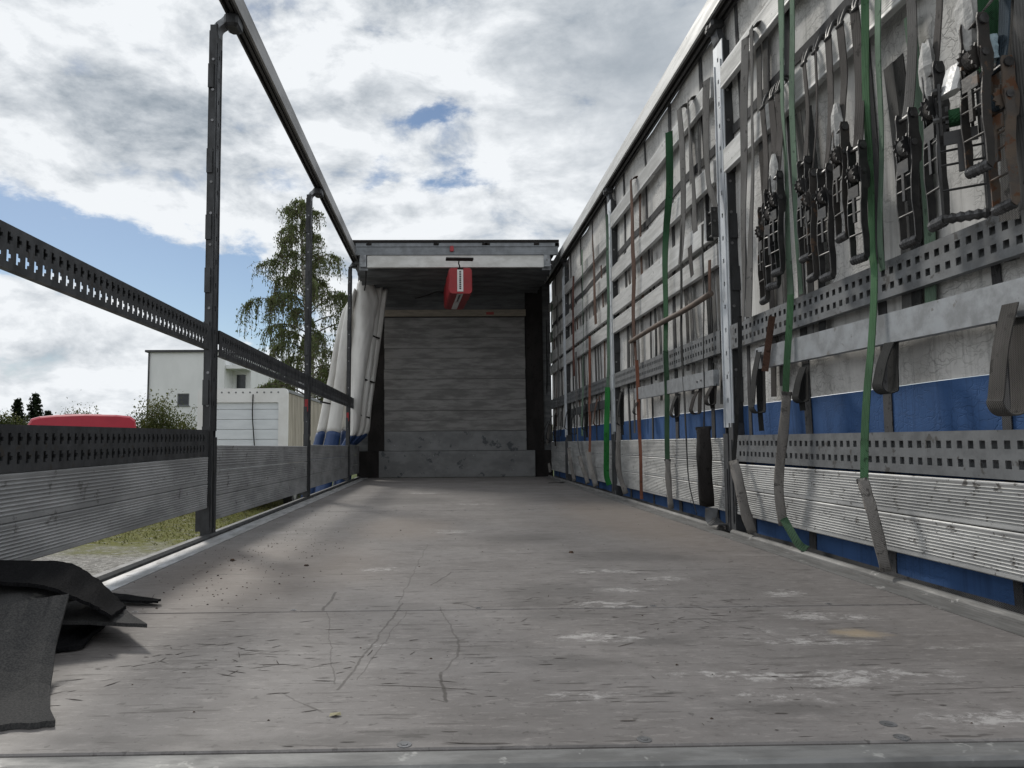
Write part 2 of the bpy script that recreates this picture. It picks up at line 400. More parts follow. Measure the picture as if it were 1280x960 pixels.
    bn = q.n('ShaderNodeBump'); bn.inputs['Strength'].default_value = .35; bn.inputs['Distance'].default_value = .003
    h = q.m('ADD', q.m('MULTIPLY', micro, .6), q.m('SUBTRACT', q.m('MULTIPLY', mott, .6), q.m('MULTIPLY', dash, .5)))
    q.set(bn.inputs['Height'], h); t.links.new(bn.outputs[0], b.inputs['Normal'])
    return m
M['floor'] = floor_mat()

# ---------------------------------------------------------------- ground
def ground_mat():
    m = bpy.data.materials.new('gravel yard and grass'); m.use_nodes = True
    t = m.node_tree; b = t.nodes['Principled BSDF']; q = NG(t)
    pos = q.n('ShaderNodeNewGeometry').outputs['Position']
    x, y, z = q.sep(pos)[:3]
    stone = q.vor(pos, 22., out='Color'); sv = q.sep(stone)[0]
    c = q.mix(sv, (.15,.143,.13), (.44,.425,.395))
    c = q.mix(q.ramp(q.noise(pos, 60., 3, .6), .4, .7), c, (.11,.105,.098))
    edge = q.m('ADD', y, q.m('MULTIPLY', q.noise(pos, .9, 5, .65), 5.))
    gr = q.ramp(edge, 13.0, 15.0)
    gcol = q.mix(q.noise(pos, 14., 4, .6), (.075,.085,.022), (.17,.165,.05))
    c = q.mix(q.m('MULTIPLY', gr, q.ramp(q.noise(pos, 5., 5, .7), .32, .5)), c, gcol)
    yard = q.ramp(q.m('ADD', y, q.m('MULTIPLY', q.noise(pos, .5, 4, .6), 3.)), 23., 25.)
    c = q.mix(yard, c, q.mix(q.noise(pos, 3., 4, .6), (.05,.075,.02), (.09,.10,.035)))
    t.links.new(c, b.inputs['Base Color']); b.inputs['Roughness'].default_value = .95
    b.inputs['Specular IOR Level'].default_value = .15
    bn = q.n('ShaderNodeBump'); bn.inputs['Strength'].default_value = .8; bn.inputs['Distance'].default_value = .03
    q.set(bn.inputs['Height'], q.vor(pos, 22.)); t.links.new(bn.outputs[0], b.inputs['Normal'])
    return m
mb = MB(); S = 1500.
mb.v += [(-S,-S,-1.2),(S,-S,-1.2),(S,S,-1.2),(-S,S,-1.2)]; mb.f.append((0,1,2,3))
tag(mb.build('ground', ground_mat()), 'gravel yard turning to grass beside the trailer', kind='structure')

# grass tufts at the yard's edge, seen through the gap under the side boards
M['blade'] = pmat('grass blade', (.13,.15,.035), (.20,.18,.06), 6, rough=.8)
mb = MB(); rg = random.Random(3)
for i in range(26000):
    x = rg.uniform(-11, -1.9); y = rg.uniform(12.2, 21.)
    if rg.random() > min(1., (y-11.5)/2.2): continue
    h = rg.uniform(.015, .055); a = rg.uniform(0, 6.28); w = rg.uniform(.006, .014)
    b = len(mb.v); lx, ly = rg.uniform(-.05,.05), rg.uniform(-.05,.05)
    mb.v += [(x-w*math.cos(a), y-w*math.sin(a), -1.2), (x+w*math.cos(a), y+w*math.sin(a), -1.2), (x+lx, y+ly, -1.2+h)]; mb.f.append((b,b+1,b+2))
tag(mb.build('grass', M['blade']), 'short yellow green grass growing along the gravel', 'grass', kind='stuff')

# ---------------------------------------------------------------- load floor
FX = 1.13
floor = MB().box(-1.20, 1.20, 1.0, 9.42, -.10, -.034).build('floor', M['galv_dark'])
tag(floor, 'worn grey plywood load floor of the trailer', kind='structure')
for y0, y1 in ((1.060,1.9075), (1.9125,4.7165), (4.7225,7.528), (7.533,9.40)):
    MB().bbox(-FX+.001, FX-.001, y0, y1, -.03, 0., .0025).build('floor_panel', M['floor'], floor)
rg = random.Random(11)
def bolt(x, y, z, r=.012, parent=floor, name='bolt_head'):
    mb = MB(); mb.disc((x,y,z-.0006), 'z', r, .003, 12); mb.disc((x,y,z+.0012), 'z', r*.5, .0012, 6)
    return mb.build(name, M['bolt'], parent)
for x in (-.92, -.195, .152, .526, .95): bolt(x, 1.072+rg.uniform(-.006,.006), 0, .011)
bolt(.537, 1.121, 0, .012)
for y in (1.93, 4.70, 4.74, 7.51):
    for x in (-.95, -.5, -.05, .4, .85): bolt(x+rg.uniform(-.05,.05), y, 0, .008)
# edge profiles
mb = MB(); mb.prism([(-1.215,-.06),(-FX,-.06),(-FX,.001),(-1.205,.004),(-1.215,.004)], 'y', 1.0, 9.40)
tag(mb.build('edge_strip', M['zinc_strip'], floor), 'pale aluminium strip along the open side')
mb = MB(); mb.prism([(-1.262,-.16),(-1.2165,-.16),(-1.2165,.012),(-1.23,.020),(-1.262,.018)], 'y', 1.0, 9.40)
tag(mb.build('side_rim', M['post_low'], floor), 'dark raised rim along the open side')
mb = MB(); mb.prism([(FX,-.06),(1.2,-.06),(1.2,.003),(FX,.001)], 'y', 1.0, 9.40)
mb.build('edge_strip', M['rim'], floor)
prof = [(1.2015,-.05)] + [(1.218-.0165*math.cos(a), .004+.0165*math.sin(a)) for a in [k*math.pi/8 for k in range(0,9)]] + [(1.262,.0),(1.262,-.16),(1.2015,-.16)]
mb = MB(); mb.prism(prof, 'y', 1.0, 3.40); mb.build('side_rim', M['rim'], floor)
mb = MB(); mb.prism(prof, 'y', 3.55, 9.40); mb.build('side_rim', M['rim'], floor)
# rear sill: galvanised strip, then a rounded dark step
mb = MB(); mb.prism([(1.004,-.12),(1.054,-.12),(1.054,-.002),(1.012,-.002),(1.006,-.006)], 'x', -1.262, 1.262)
tag(mb.build('rear_sill', M['sill'], floor), 'galvanised rear sill with worn edge')
mb = MB(); mb.prism([(.90,-.25),(1.0035,-.25),(1.0035,-.014),(.97,-.012),(.915,-.03)], 'x', -1.262, 1.262)
mb.build('bumper_bar', M['post_low'], floor)
# load-bed frame under the floor
mb = MB()
for x in (-.5, .42): mb.box(x, x+.08, 1.06, 9.3, -.55, -.102)
for k in range(12): mb.box(-1.19, 1.19, 1.2+.7*k, 1.26+.7*k, -.2, -.103)
mb.build('frame_beam', M['post_low'], floor)
# gouges and scuffs in the boards: crisp dark slivers
M['scuff'] = pmat('dark gouge', (.068,.060,.056), (.105,.095,.088), 40, rough=.9, spec=.1)
def sliver(mb, x, y, ln, w, a, rg, z=.0004):
    n = 4; b = len(mb.v); ca, sa = math.cos(a), math.sin(a); bend = rg.uniform(-.15,.15)*ln
    T, B = [], []; z = z + rg.random()*.0003
    for k in range(n+1):
        t = k/n-.5; ww = w*(1-(2*abs(t))**2*.85)*rg.uniform(.5,1.2); off = bend*(.25-t*t)
        px_, py_ = t*ln, off
        T.append((x+px_*ca-(py_+ww/2)*sa, y+px_*sa+(py_+ww/2)*ca, z)); B.append((x+px_*ca-(py_-ww/2)*sa, y+px_*sa+(py_-ww/2)*ca, z))
    for p in B+T:
        if not (-1.127 < p[0] < 1.127 and 1.062 < p[1] < 9.3): return
    mb.v += B+T
    for k in range(n): mb.f.append((b+k, b+k+1, b+n+1+k+1, b+n+1+k))
mb = MB()
for i in range(520):
    x = rg.uniform(-1.1,1.1); y = 1.07+rg.random()**1.7*6.5
    if math.sin(x*3.1+1.3)+math.sin(y*4.7+x*2)+rg.uniform(-1.3,1.3) < .1: continue
    a = rg.gauss(0,.06) if rg.random() < .85 else rg.uniform(0,3.14)
    sliver(mb, x, y, min(.30, rg.lognormvariate(-3.5,.75)), rg.uniform(.0012,.0055), a, rg)
for cx_, cy_, n_ in ((-.62,1.52,60), (-.35,1.42,30), (.62,1.95,40), (.2,2.0,40), (-.9,1.35,30), (.4,1.75,30)):     # nests of short marks
    for i in range(n_): sliver(mb, rg.gauss(cx_,.13), rg.gauss(cy_,.07), rg.uniform(.008,.05), rg.uniform(.001,.004), rg.gauss(.2,.6), rg)
tag(mb.build('gouge_marks', M['scuff'], floor), 'dark gouges and scuffs in the plywood', kind='stuff')
# crumbs, a leaf and grit on the boards
M['leaf_yellow'] = pmat('dry leaf', (.27,.25,.15), (.2,.17,.09), 40, rough=.7)
mb = MB(); mb.v += [(-.320,1.182,.001),(-.311,1.179,.004),(-.301,1.184,.002),(-.303,1.190,.005),(-.312,1.193,.002),(-.319,1.189,.004)]; mb.f += [(0,1,2,3,4,5)]
tag(mb.build('leaf', M['leaf_yellow'], loc=(-.311,1.186,.002)), 'small yellow dry leaf lying on the plywood floor', 'leaf')
M['grit'] = pmat('dark grit', (.035,.028,.022), (.09,.05,.03), 60, rough=.9)
mb = MB()
for i in range(420):
    if i < 330: x = rg.gauss(-.86,.16); y = 1.95 + abs(rg.gauss(0,1.35))
    else: x = rg.uniform(-1.1,1.1); y = rg.uniform(1.1,5.5)
    if not (-1.12 < x < 1.12): continue
    s_ = rg.uniform(.0010,.0028)*(1.4 if rg.random() < .08 else 1); b = len(mb.v); a = rg.uniform(0,3)
    for k in range(3): mb.v.append((x+s_*1.6*math.cos(a+2.1*k), y+s_*math.sin(a+2.1*k), .0003))
    mb.v.append((x, y, s_*1.1)); mb.f += [(b,b+1,b+3),(b+1,b+2,b+3),(b+2,b,b+3)]
tag(mb.build('grit', M['grit']), 'loose dark crumbs of grit scattered over the load floor', 'grit', kind='stuff')
for x, y, s_, lb_ in ((-.93,2.75,.011,'small dark chip on the gritty floor beside the first open-side post'), (.36,2.86,.011,'largest dark chip, alone on the middle of the floor'), (-.63,2.62,.008,'tiny dark chip on the floor among scratches')):
    mb = MB(); n = 7; c0 = []
    for k in range(n):
        a = 6.283*k/n; c0.append((x+s_*rg.uniform(.7,1.3)*math.cos(a), y+s_*rg.uniform(.5,1.)*math.sin(a)))
    mb.loft([[(*p,.0005) for p in c0], [(x+(p[0]-x)*.6, y+(p[1]-y)*.6, s_*.7) for p in c0]], True, True)
    tag(mb.build('debris_chip', M['grit'], loc=(x,y,0)), lb_, 'chip', 'debris chips on the load floor')

# ---------------------------------------------------------------- roof rails
mb = MB(); rl = thing('roof_rail', 'dark roof rail spanning the open side, carried by slim posts', 'rail', (-1.17, 1.0, 2.56))
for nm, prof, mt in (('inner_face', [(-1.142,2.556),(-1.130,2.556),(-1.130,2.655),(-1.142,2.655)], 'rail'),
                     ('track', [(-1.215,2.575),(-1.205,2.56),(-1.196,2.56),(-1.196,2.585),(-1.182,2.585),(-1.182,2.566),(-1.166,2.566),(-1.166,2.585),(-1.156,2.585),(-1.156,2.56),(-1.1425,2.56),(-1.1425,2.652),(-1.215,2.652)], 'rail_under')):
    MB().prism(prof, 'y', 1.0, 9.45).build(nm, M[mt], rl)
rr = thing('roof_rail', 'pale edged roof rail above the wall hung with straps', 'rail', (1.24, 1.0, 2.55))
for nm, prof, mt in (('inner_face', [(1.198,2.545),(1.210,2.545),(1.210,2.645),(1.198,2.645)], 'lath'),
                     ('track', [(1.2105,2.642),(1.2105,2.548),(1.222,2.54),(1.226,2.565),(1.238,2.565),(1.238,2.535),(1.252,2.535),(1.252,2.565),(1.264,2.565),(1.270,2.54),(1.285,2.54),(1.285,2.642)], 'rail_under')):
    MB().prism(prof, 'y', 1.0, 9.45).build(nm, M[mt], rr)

# ---------------------------------------------------------------- sliding posts
def post(side, y, ztop, lean, label, first):
    """side -1 open side, +1 strap wall. channel + flange + pockets + head + foot"""
    s = side; xi = 1.238*s
    root = thing('side_post', label, 'post', (xi, y, 0), 'sliding posts of the trailer sides')
    kx, ky = (.58, .82) if s < 0 else (.85, 1.)
    X = lambda d: xi + s*d*kx
    def shear(mb):
        mb.v = [(a + lean*(c/2.5), y+(b-y)*ky, c) for a, b, c in mb.v]; return mb
    def bx(mb, d0, d1, y0, y1, z0, z1):
        a, b = sorted((X(d0), X(d1))); mb.box(a, b, y0, y1, z0, z1)
    zt = ztop
    # channel: inner web with slots, two flanges
    def web_plate():
        mb = MB(); ys = [-.058,-.030,-.008,.008,.030,.058]
        zs = [.50]
        z = .62
        slots = []
        while z < zt-.05:
            slots.append((z, z+.022)); z += .115
        for a, b in slots: zs += [a, b]
        zs.append(zt)
        for i in range(len(zs)-1):
            for j in range(len(ys)-1):
                if i % 2 == 1 and j == 2: continue
                bx(mb, 0, .006, y+ys[j], y+ys[j+1], zs[i], zs[i+1])
        return mb
    shear(web_plate()).build('channel_web', M['post'] if s > 0 else M['galv_dark'], root)  # same steel on both sides: painted pale where sunlit, dark where backlit
    for sg in (-1, 1):
        mb = MB(); y0 = y+sg*.058; bx(mb, .0062, .055, min(y0, y0-sg*.008), max(y0, y0-sg*.008), .45, zt-.01)
        bx(mb, .030, .036, min(y0-sg*.0085, y0-sg*.03), max(y0-sg*.0085, y0-sg*.03), .45, zt-.02)
        shear(mb).build('flange', M['post_low'], root)
    mb = MB(); bx(mb, .056, .062, y-.058, y+.058, .45, zt-.04); shear(mb).build('back_plate', M['post_low'], root)
    # raised centre bead
    mb = MB()
    for dy in (-.044, .036): bx(mb, -.007, -.0005, y+dy, y+dy+.008, .5, zt-.10)
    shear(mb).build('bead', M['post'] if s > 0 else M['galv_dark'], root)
    # lath pockets
    for k, z in enumerate((.30, .62, .90, 1.16, 1.42, 1.75, 2.18)):
        for sg in (-1, 1):
            mb = MB(); a, b = sorted((y+sg*.0585, y+sg*.069))
            c0, c1 = sorted((X(.016), X(.063))); zz = z + (.03 if sg > 0 else 0)
            mb.prism([(c0,a),(c1,a),(c1,b),(c0,b)], 'z', zz, zz+.12); shear(mb).build('lath_pocket', M['post_low'] if s < 0 or sg < 0 else M['post'], root)
    # bolts on the flange facing the rear
    for k in range(12):
        z = .62+.155*k
        if z < zt-.1:
            mb = MB(); mb.disc((X(.024), y-.0605, z), 'y', .007, .004, 8); shear(mb).build('bolt_head', M['bolt'], root)
    if s < 0 and y > 5:
        mb = MB(); bx(mb, .004, .050, y-.0665, y-.0625, .70, .80); shear(mb).build('warning_sticker', M['red_box'], root)
    # lower lever housing
    mb = MB(); bx(mb, -.006, .064, y-.064, y-.012, .0, .52); bx(mb, -.004, .064, y+.008, y+.064, .0, .47); bx(mb, .020, .060, y-.012, y+.008, .0, .50)
    shear(mb).build('lower_housing', M['post_low'] if s < 0 else M['galv_dark'], root)
    mb = MB(); bx(mb, -.012, -.0065, y-.050, y-.036, .05, .44); bx(mb, -.010, -.0045, y+.020, y+.05, .04, .30)
    shear(mb).build('lever', M['galv_dark'], root)
    mb = MB(); bx(mb, .066, .11, y-.05, y+.03, .03, .20); shear(mb).build('foot_bracket', M['post_low'], root)
    # head: a curved arm reaching to the rail
    xr = (-1.18 if s < 0 else 1.245)
    mb = MB(); base = X(.03)+lean; pts = [(base, y, zt-.06), (base+(xr-base)*.15, y, zt-.005), (base+(xr-base)*.55, y, zt+.025), (xr, y, max(2.59, zt+.04))]
    mb.ribbon(smooth_path(pts, 5), .075*ky, .03, 'y'); mb.build('head_arm', M['galv_dark'] if s > 0 else M['galv'], root)
    mb = MB(); mb.bbox(xr-.035, xr+.035, y-.06, y+.045, 2.50, 2.568, .012); mb.disc((xr-.0365, y, 2.53), 'x', .016, .006, 12); mb.build('roller_head', M['post_low'], root)
    return root
for i, (y, lb) in enumerate(((3.47, 'dark slim post rising beside the gap above the rubber mats'), (5.90, 'dark slim post standing in front of the white box truck'), (8.35, 'dark slim post in front of the bundled white curtain'))):
    post(-1, y, 2.515, (-.012, .0, .02)[i], lb, i == 0)
for i, (y, lb) in enumerate(((3.47, 'bright zinc post between the ratchet straps and the black wear sleeve'), (5.85, 'bright zinc post beside the bright green strap'), (8.13, 'dull zinc post in the dark corner near the headboard'))):
    post(1, y, 2.44, (.02, .01, .0)[i], lb, i == 0)

# ---------------------------------------------------------------- side boards and laths
def ribbed(x_in, s, y0, y1, z0, z1, dz, ribs, mat, name, label, group, depth=.024, amp=.0022):
    """extruded hollow board, ribs on the face towards the load floor"""
    xf = x_in; h = z1-z0; lip = h*.11
    prof = [(xf+s*.003, z0), (xf, z0+.003), (xf, z0+lip)]
    if ribs:
        st = (h-2*lip)/ribs
        for k in range(ribs):
            a = z0+lip+st*k
            prof += [(xf+s*amp, a+st*.02), (xf+s*amp, a+st*.36)] + [(xf+s*amp*(1-math.sin(math.pi*t)), a+st*(.40+.56*t)) for t in (.12,.3,.5,.7,.88)]
        prof.append((xf, z1-lip*.5))
    prof += [(xf, z1-.003), (xf+s*.003, z1), (xf+s*depth, z1), (xf+s*depth, z0)]
    mb = MB(); mb.prism(prof, 'y', y0, y1, (0, dz))
    o = mb.build(name, M[mat], loc=(x_in, (y0+y1)/2, z0))
    return tag(o, label, 'lath' if name == 'side_lath' else 'side board', group)
def perforated(x_in, s, y0, y1, z0, z1, dz, mat, label, group, tee, back='full', rows=(.30,.70), pitch=.041, solid_back=True):
    """steel rail with two rows of punched holes, real openings, and a back sheet"""
    h = z1-z0; n = int((y1-y0-.05)/pitch); st = (y1-y0-n*pitch)/2
    ys = [y0]; col = [0]            # col code: 0 solid, 1 hole, 2 notch
    for k in range(n):
        b = y0+st+k*pitch
        if tee: ys += [b+.008, b+.021, b+.030]; col += [1, 2, 0]
        else: ys += [b+.010, b+.030]; col += [1, 0]
    ys.append(y1)
    zs = [0.]; row = [0]
    for r_ in rows:
        c = h*r_
        if tee: zs += [c-.0155, c-.005, c+.006, c+.0155]; row += [1, 2, 1, 0]
        else: zs += [c-.0105, c+.0105]; row += [1, 0]
    zs.append(h)
    hole = lambda i, j: (col[i] == 1 and row[j] > 0) or (col[i] == 2 and row[j] == 2)
    th = .0035; mb = MB(); idx = {}
    def V(i, j, d):
        k = (i, j, d)
        if k not in idx:
            idx[k] = len(mb.v); mb.v.append((x_in+s*d*th, ys[i], z0+zs[j]+dz*(ys[i]-y0)/(y1-y0)))
        return idx[k]
    NI, NJ = len(ys)-1, len(zs)-1
    for i in range(NI):
        for j in range(NJ):
            if hole(i, j): continue
            mb.f.append((V(i,j,0), V(i,j+1,0), V(i+1,j+1,0), V(i+1,j,0)))
            mb.f.append((V(i,j,1), V(i+1,j,1), V(i+1,j+1,1), V(i,j+1,1)))
            for di, dj, e in ((-1,0,((i,j),(i,j+1))), (1,0,((i+1,j+1),(i+1,j))), (0,-1,((i+1,j),(i,j))), (0,1,((i,j+1),(i+1,j+1)))):
                a, b = i+di, j+dj
                if not (0 <= a < NI and 0 <= b < NJ) or hole(a, b):
                    p, r2 = e; mb.f.append((V(*p,0), V(*p,1), V(*r2,1), V(*r2,0)))
    root = thing('perforated_rail', label, 'rail', (x_in, (y0+y1)/2, z0), group)
    mb.build('punched_face', M[mat], root)
    mb = MB(); xb = x_in+s*.022; lo = 0 if back == 'full' else h*.52
    a, b = sorted((xb, xb+s*.003))
    mb.loft([[(a,y0,z0+lo),(b,y0,z0+lo),(b,y0,z1),(a,y0,z1)], [(a,y1,z0+lo+dz),(b,y1,z0+lo+dz),(b,y1,z1+dz),(a,y1,z1+dz)]], True, True)
    mb.build('back_sheet', M[mat], root)
    for nm, zz in (('top_flange', h-.003), ('bottom_flange', 0.)):
        mb = MB(); a, b = sorted((x_in+s*.0037, x_in+s*.0218))
        mb.loft([[(a,y0,z0+zz),(b,y0,z0+zz),(b,y0,z0+zz+.003),(a,y0,z0+zz+.003)], [(a,y1,z0+zz+dz),(b,y1,z0+zz+dz),(b,y1,z0+zz+.003+dz),(a,y1,z0+zz+.003+dz)]], True, True)
        mb.build(nm, M[mat], root)
    return root
XL, XR = -1.240, 1.240
LB = {1: (1.02,3.404,'beside the rubber mats'), 2: (3.536,5.834,'in front of the white box truck'), 3: (5.966,8.284,'in front of the fanned curtain folds'), 4: (8.416,9.36,'tucked against the headboard on the open side')}
for b, (y0, y1, w) in LB.items():
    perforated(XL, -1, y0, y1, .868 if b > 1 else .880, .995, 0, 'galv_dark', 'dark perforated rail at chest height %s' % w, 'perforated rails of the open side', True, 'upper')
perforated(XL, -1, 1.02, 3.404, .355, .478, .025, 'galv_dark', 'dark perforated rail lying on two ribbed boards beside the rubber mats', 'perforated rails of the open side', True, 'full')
ribbed(XL, -1, 1.02, 3.404, .228, .354, .024, 9, 'alu_dirty', 'side_board', 'grey ribbed board under the perforated rail beside the rubber mats', 'side boards of the open side')
ribbed(XL, -1, 1.02, 3.404, .118, .2275, .022, 9, 'alu_dirty', 'side_board', 'lowest grey ribbed board beside the rubber mats, above the gravel', 'side boards of the open side')
for b in (2, 3, 4):
    y0, y1, w = LB[b]
    for (z0, z1, nm) in ((.312,.432,'topmost'), (.190,.309,'middle'), (.074,.187,'lowest')):
        ribbed(XL, -1, y0, y1, z0, z1, -.012, 7, 'alu_dirty', 'side_board', '%s of three grey ribbed boards %s' % (nm, w), 'side boards of the open side')
RB = {1: (1.02,3.404,'behind the hanging ratchets'), 2: (3.536,5.784,'in the bay of the dark green strap'), 3: (5.916,8.064,'in the bay of the bright green strap'), 4: (8.196,9.33,'in the dark corner by the headboard')}
for b, (y0, y1, w) in RB.items():
    gl, gb = 'laths of the strap wall', 'side boards of the strap wall'
    perforated(XR, 1, y0, y1, .872, .987, 0, 'perf', 'galvanised perforated rail at chest height %s' % w, 'perforated rails of the strap wall', False)
    t0 = {1: (2.172,2.284), 2: (2.192,2.304), 3: (2.085,2.19), 4: (2.12,2.22)}[b]
    ribbed(XR, 1, y0, y1, t0[0], t0[1], .03 if b > 2 else 0, 11, 'lath', 'side_lath', 'topmost pale ribbed lath %s' % w, gl, .024, .0014)
    ribbed(XR, 1, y0, y1, 1.745, 1.862, 0, 11, 'lath', 'side_lath', ('pale ribbed lath carrying the row of hooks' if b == 1 else 'second pale ribbed lath %s' % w), gl, .024, .0014)
    if b > 1:
        ribbed(XR, 1, y0, y1, 1.468, 1.598, 0, 0, 'lath', 'side_lath', 'smooth wide pale lath %s' % w, gl)
        ribbed(XR, 1, y0, y1, 1.316, 1.428, 0, 11, 'lath', 'side_lath', 'ribbed lath under the smooth one %s' % w, gl, .024, .0016)
    if b == 1:
        perforated(XR, 1, y0, y1, .329, .451, .010, 'perf', 'low galvanised perforated rail resting on two ribbed boards of the strap wall', 'perforated rails of the strap wall', False)
        zz = ((.209,.326,'upper of two'), (.090,.206,'lower of two'))
    else: zz = ((.336,.450,'topmost of three'), (.212,.333,'middle one of three'), (.090,.209,'lowest of three'))
    for z0, z1, nm in zz:
        ribbed(XR, 1, y0, y1, z0, z1, 0, 10 if b < 3 else 8, 'alu', 'side_board', '%s sunlit ribbed aluminium boards %s' % (nm, w), gb, .026, .0055)
# flat load bars
mb = MB(); mb.prism([(1.206,.705),(1.236,.705),(1.236,.795),(1.206,.795)], 'y', 1.02, 3.06, (0,.035))
tag(mb.build('load_bar', M['galv'], loc=(1.22,2.0,.7)), 'flat galvanised bar between the two perforated rails behind the green straps', 'bar')
mb = MB(); mb.prism([(1.206,.71),(1.236,.71),(1.236,.79),(1.206,.79)], 'y', 3.55, 5.05, (0,.022))
o = mb.build('load_bar', M['galv'], loc=(1.22,4.3,.7)); tag(o, 'flat grey bar above the blue band, crossed by the orange strap', 'bar')
mb = MB(); mb.disc((1.203,3.72,.752), 'x', .006, .005, 8); mb.disc((1.203,3.78,.75), 'x', .006, .005, 8); mb.build('bolt_head', M['bolt'], o)
mb = MB(); mb.prism([(1.206,.72),(1.236,.72),(1.236,.79),(1.206,.79)], 'y', 5.95, 7.6)
tag(mb.build('load_bar', M['galv_dark'], loc=(1.22,6.7,.72)), 'dark flat bar above the blue band beside the bright green strap', 'bar')
# pole
mb = MB(); mb.tube(smooth_path([(1.19,3.50,1.165),(1.185,3.9,1.152),(1.19,4.4,1.157),(1.19,5.05,1.146)], 4), .0155, 10)
M['pole'] = pmat('weathered brown pole', (.13,.092,.07), (.075,.058,.048), 12, (3,.6,3), .7, bump=.2)
tag(mb.build('pole', M['pole'], smooth=True, loc=(1.19,4.3,1.15)), 'brown round pole laid level behind the dark green strap', 'pole')
# ---------------------------------------------------------------- side curtain behind the straps
def tarp_mat(name, c1, c2, crease):
    m = bpy.data.materials.new(name); m.use_nodes = True
    t = m.node_tree; b = t.nodes['Principled BSDF']; q = NG(t)
    pos = q.n('ShaderNodeNewGeometry').outputs['Position']
    v = q.vm('MULTIPLY', pos, (1., 1.6, .35))
    c = q.mix(q.ramp(q.noise(v, 4., 6, .65), .35, .68), c1, c2)
    sm = q.noise(q.vm('MULTIPLY', pos, (1., 1., 1.)), 3.2, 6, .7)
    c = q.mix(q.ramp(sm, .46, .70, 0., .55), c, tuple(x*.45 for x in c1))
    streak = q.noise(q.vm('MULTIPLY', pos, (1., 40., 1.2)), 1.2, 5, .65)
    c = q.mix(q.ramp(streak, .50, .70, 0., .6), c, tuple(x*.5 for x in c1))
    wv = q.vm('ADD', pos, q.vm('MULTIPLY', q.noise(pos, 5., 4, .6, 0, True), (.16,.16,.16)))
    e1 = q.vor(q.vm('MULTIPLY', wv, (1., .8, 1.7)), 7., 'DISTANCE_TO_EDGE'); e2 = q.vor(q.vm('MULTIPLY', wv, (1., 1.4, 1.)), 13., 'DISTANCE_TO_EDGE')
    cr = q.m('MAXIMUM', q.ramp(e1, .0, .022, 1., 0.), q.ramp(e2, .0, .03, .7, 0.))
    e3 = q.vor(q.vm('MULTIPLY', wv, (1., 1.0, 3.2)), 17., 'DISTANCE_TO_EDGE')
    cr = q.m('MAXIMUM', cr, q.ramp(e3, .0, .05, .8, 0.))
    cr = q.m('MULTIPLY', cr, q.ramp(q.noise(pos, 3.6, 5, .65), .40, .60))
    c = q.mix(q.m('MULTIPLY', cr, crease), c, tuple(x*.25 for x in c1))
    t.links.new(c, b.inputs['Base Color']); b.inputs['Roughness'].default_value = .75
    b.inputs['Specular IOR Level'].default_value = .15
    bn = q.n('ShaderNodeBump'); bn.inputs['Strength'].default_value = .5; bn.inputs['Distance'].default_value = .006
    q.set(bn.inputs['Height'], q.m('SUBTRACT', q.m('MULTIPLY', q.noise(pos, 6., 4, .6), 1.), q.m('MULTIPLY', cr, .6))); t.links.new(bn.outputs[0], b.inputs['Normal'])
    return m
M['curtain_white'] = tarp_mat('grimy white curtain', (.64,.635,.62), (.52,.515,.50), .65)
M['curtain_blue'] = tarp_mat('blue curtain band', (.045,.10,.235), (.036,.082,.195), .12)
WEB_Y = [1.21,1.801,2.299,2.816,3.322,3.80,4.368,4.922,5.517,6.144,6.726,7.338,7.911,8.45,9.0]
def cx(y, z):
    """curtain depth: it bellies between its webbings and hangs in slow waves"""
    return 1.296 + .006*math.sin(y*5.1+z*1.3) + .004*math.sin(y*11.+2*z) + .003*math.sin(z*7+y*2)
cur = thing('side_curtain', 'white tarpaulin side curtain with blue lower band behind the straps', 'curtain', (1.296, 5.2, -.3))
def sheet(z0, z1, nz, name, mat, dx=0.):
    mb = MB(); ny = 90; n = nz+1
    for side in (0, .003):
        for i in range(ny+1):
            y = 1.0+8.45*i/ny
            for j in range(n):
                z = z0+(z1-z0)*j/nz; mb.v.append((cx(y, z)+dx+side, y, z))
    T = (ny+1)*n
    for i in range(ny):
        for j in range(nz):
            a = i*n+j
            mb.f += [(a, a+1, a+n+1, a+n), (T+a, T+a+n, T+a+n+1, T+a+1)]
    return mb.build(name, M[mat], cur, smooth=True)
sheet(.602, 2.56, 20, 'white_panel', 'curtain_white'); sheet(-.30, .600, 8, 'blue_band', 'curtain_blue')
for k, y in enumerate(WEB_Y):
    w = (.052, .030, .044)[k % 3]
    mb = MB(); mb.ribbon([(cx(y, z)-.0035, y+.006*math.sin(z*3+k), z) for z in [-.28+.237*i for i in range(13)]], w, .003, 'y'); mb.build('vertical_webbing', M['tarpweb'], cur)
mb = MB(); mb.ribbon([(cx(1.0+.2*i, 1.965)-.0062, 1.0+.2*i, 1.965) for i in range(43)], .048, .0022, 'z'); mb.build('horizontal_band', M['tarpweb'], cur)
mb = MB(); mb.ribbon([(cx(1.0+.2*i, -.02)-.0072, 1.0+.2*i, -.02) for i in range(43)], .07, .0022, 'z'); mb.build('hem', M['tarpweb'], cur)

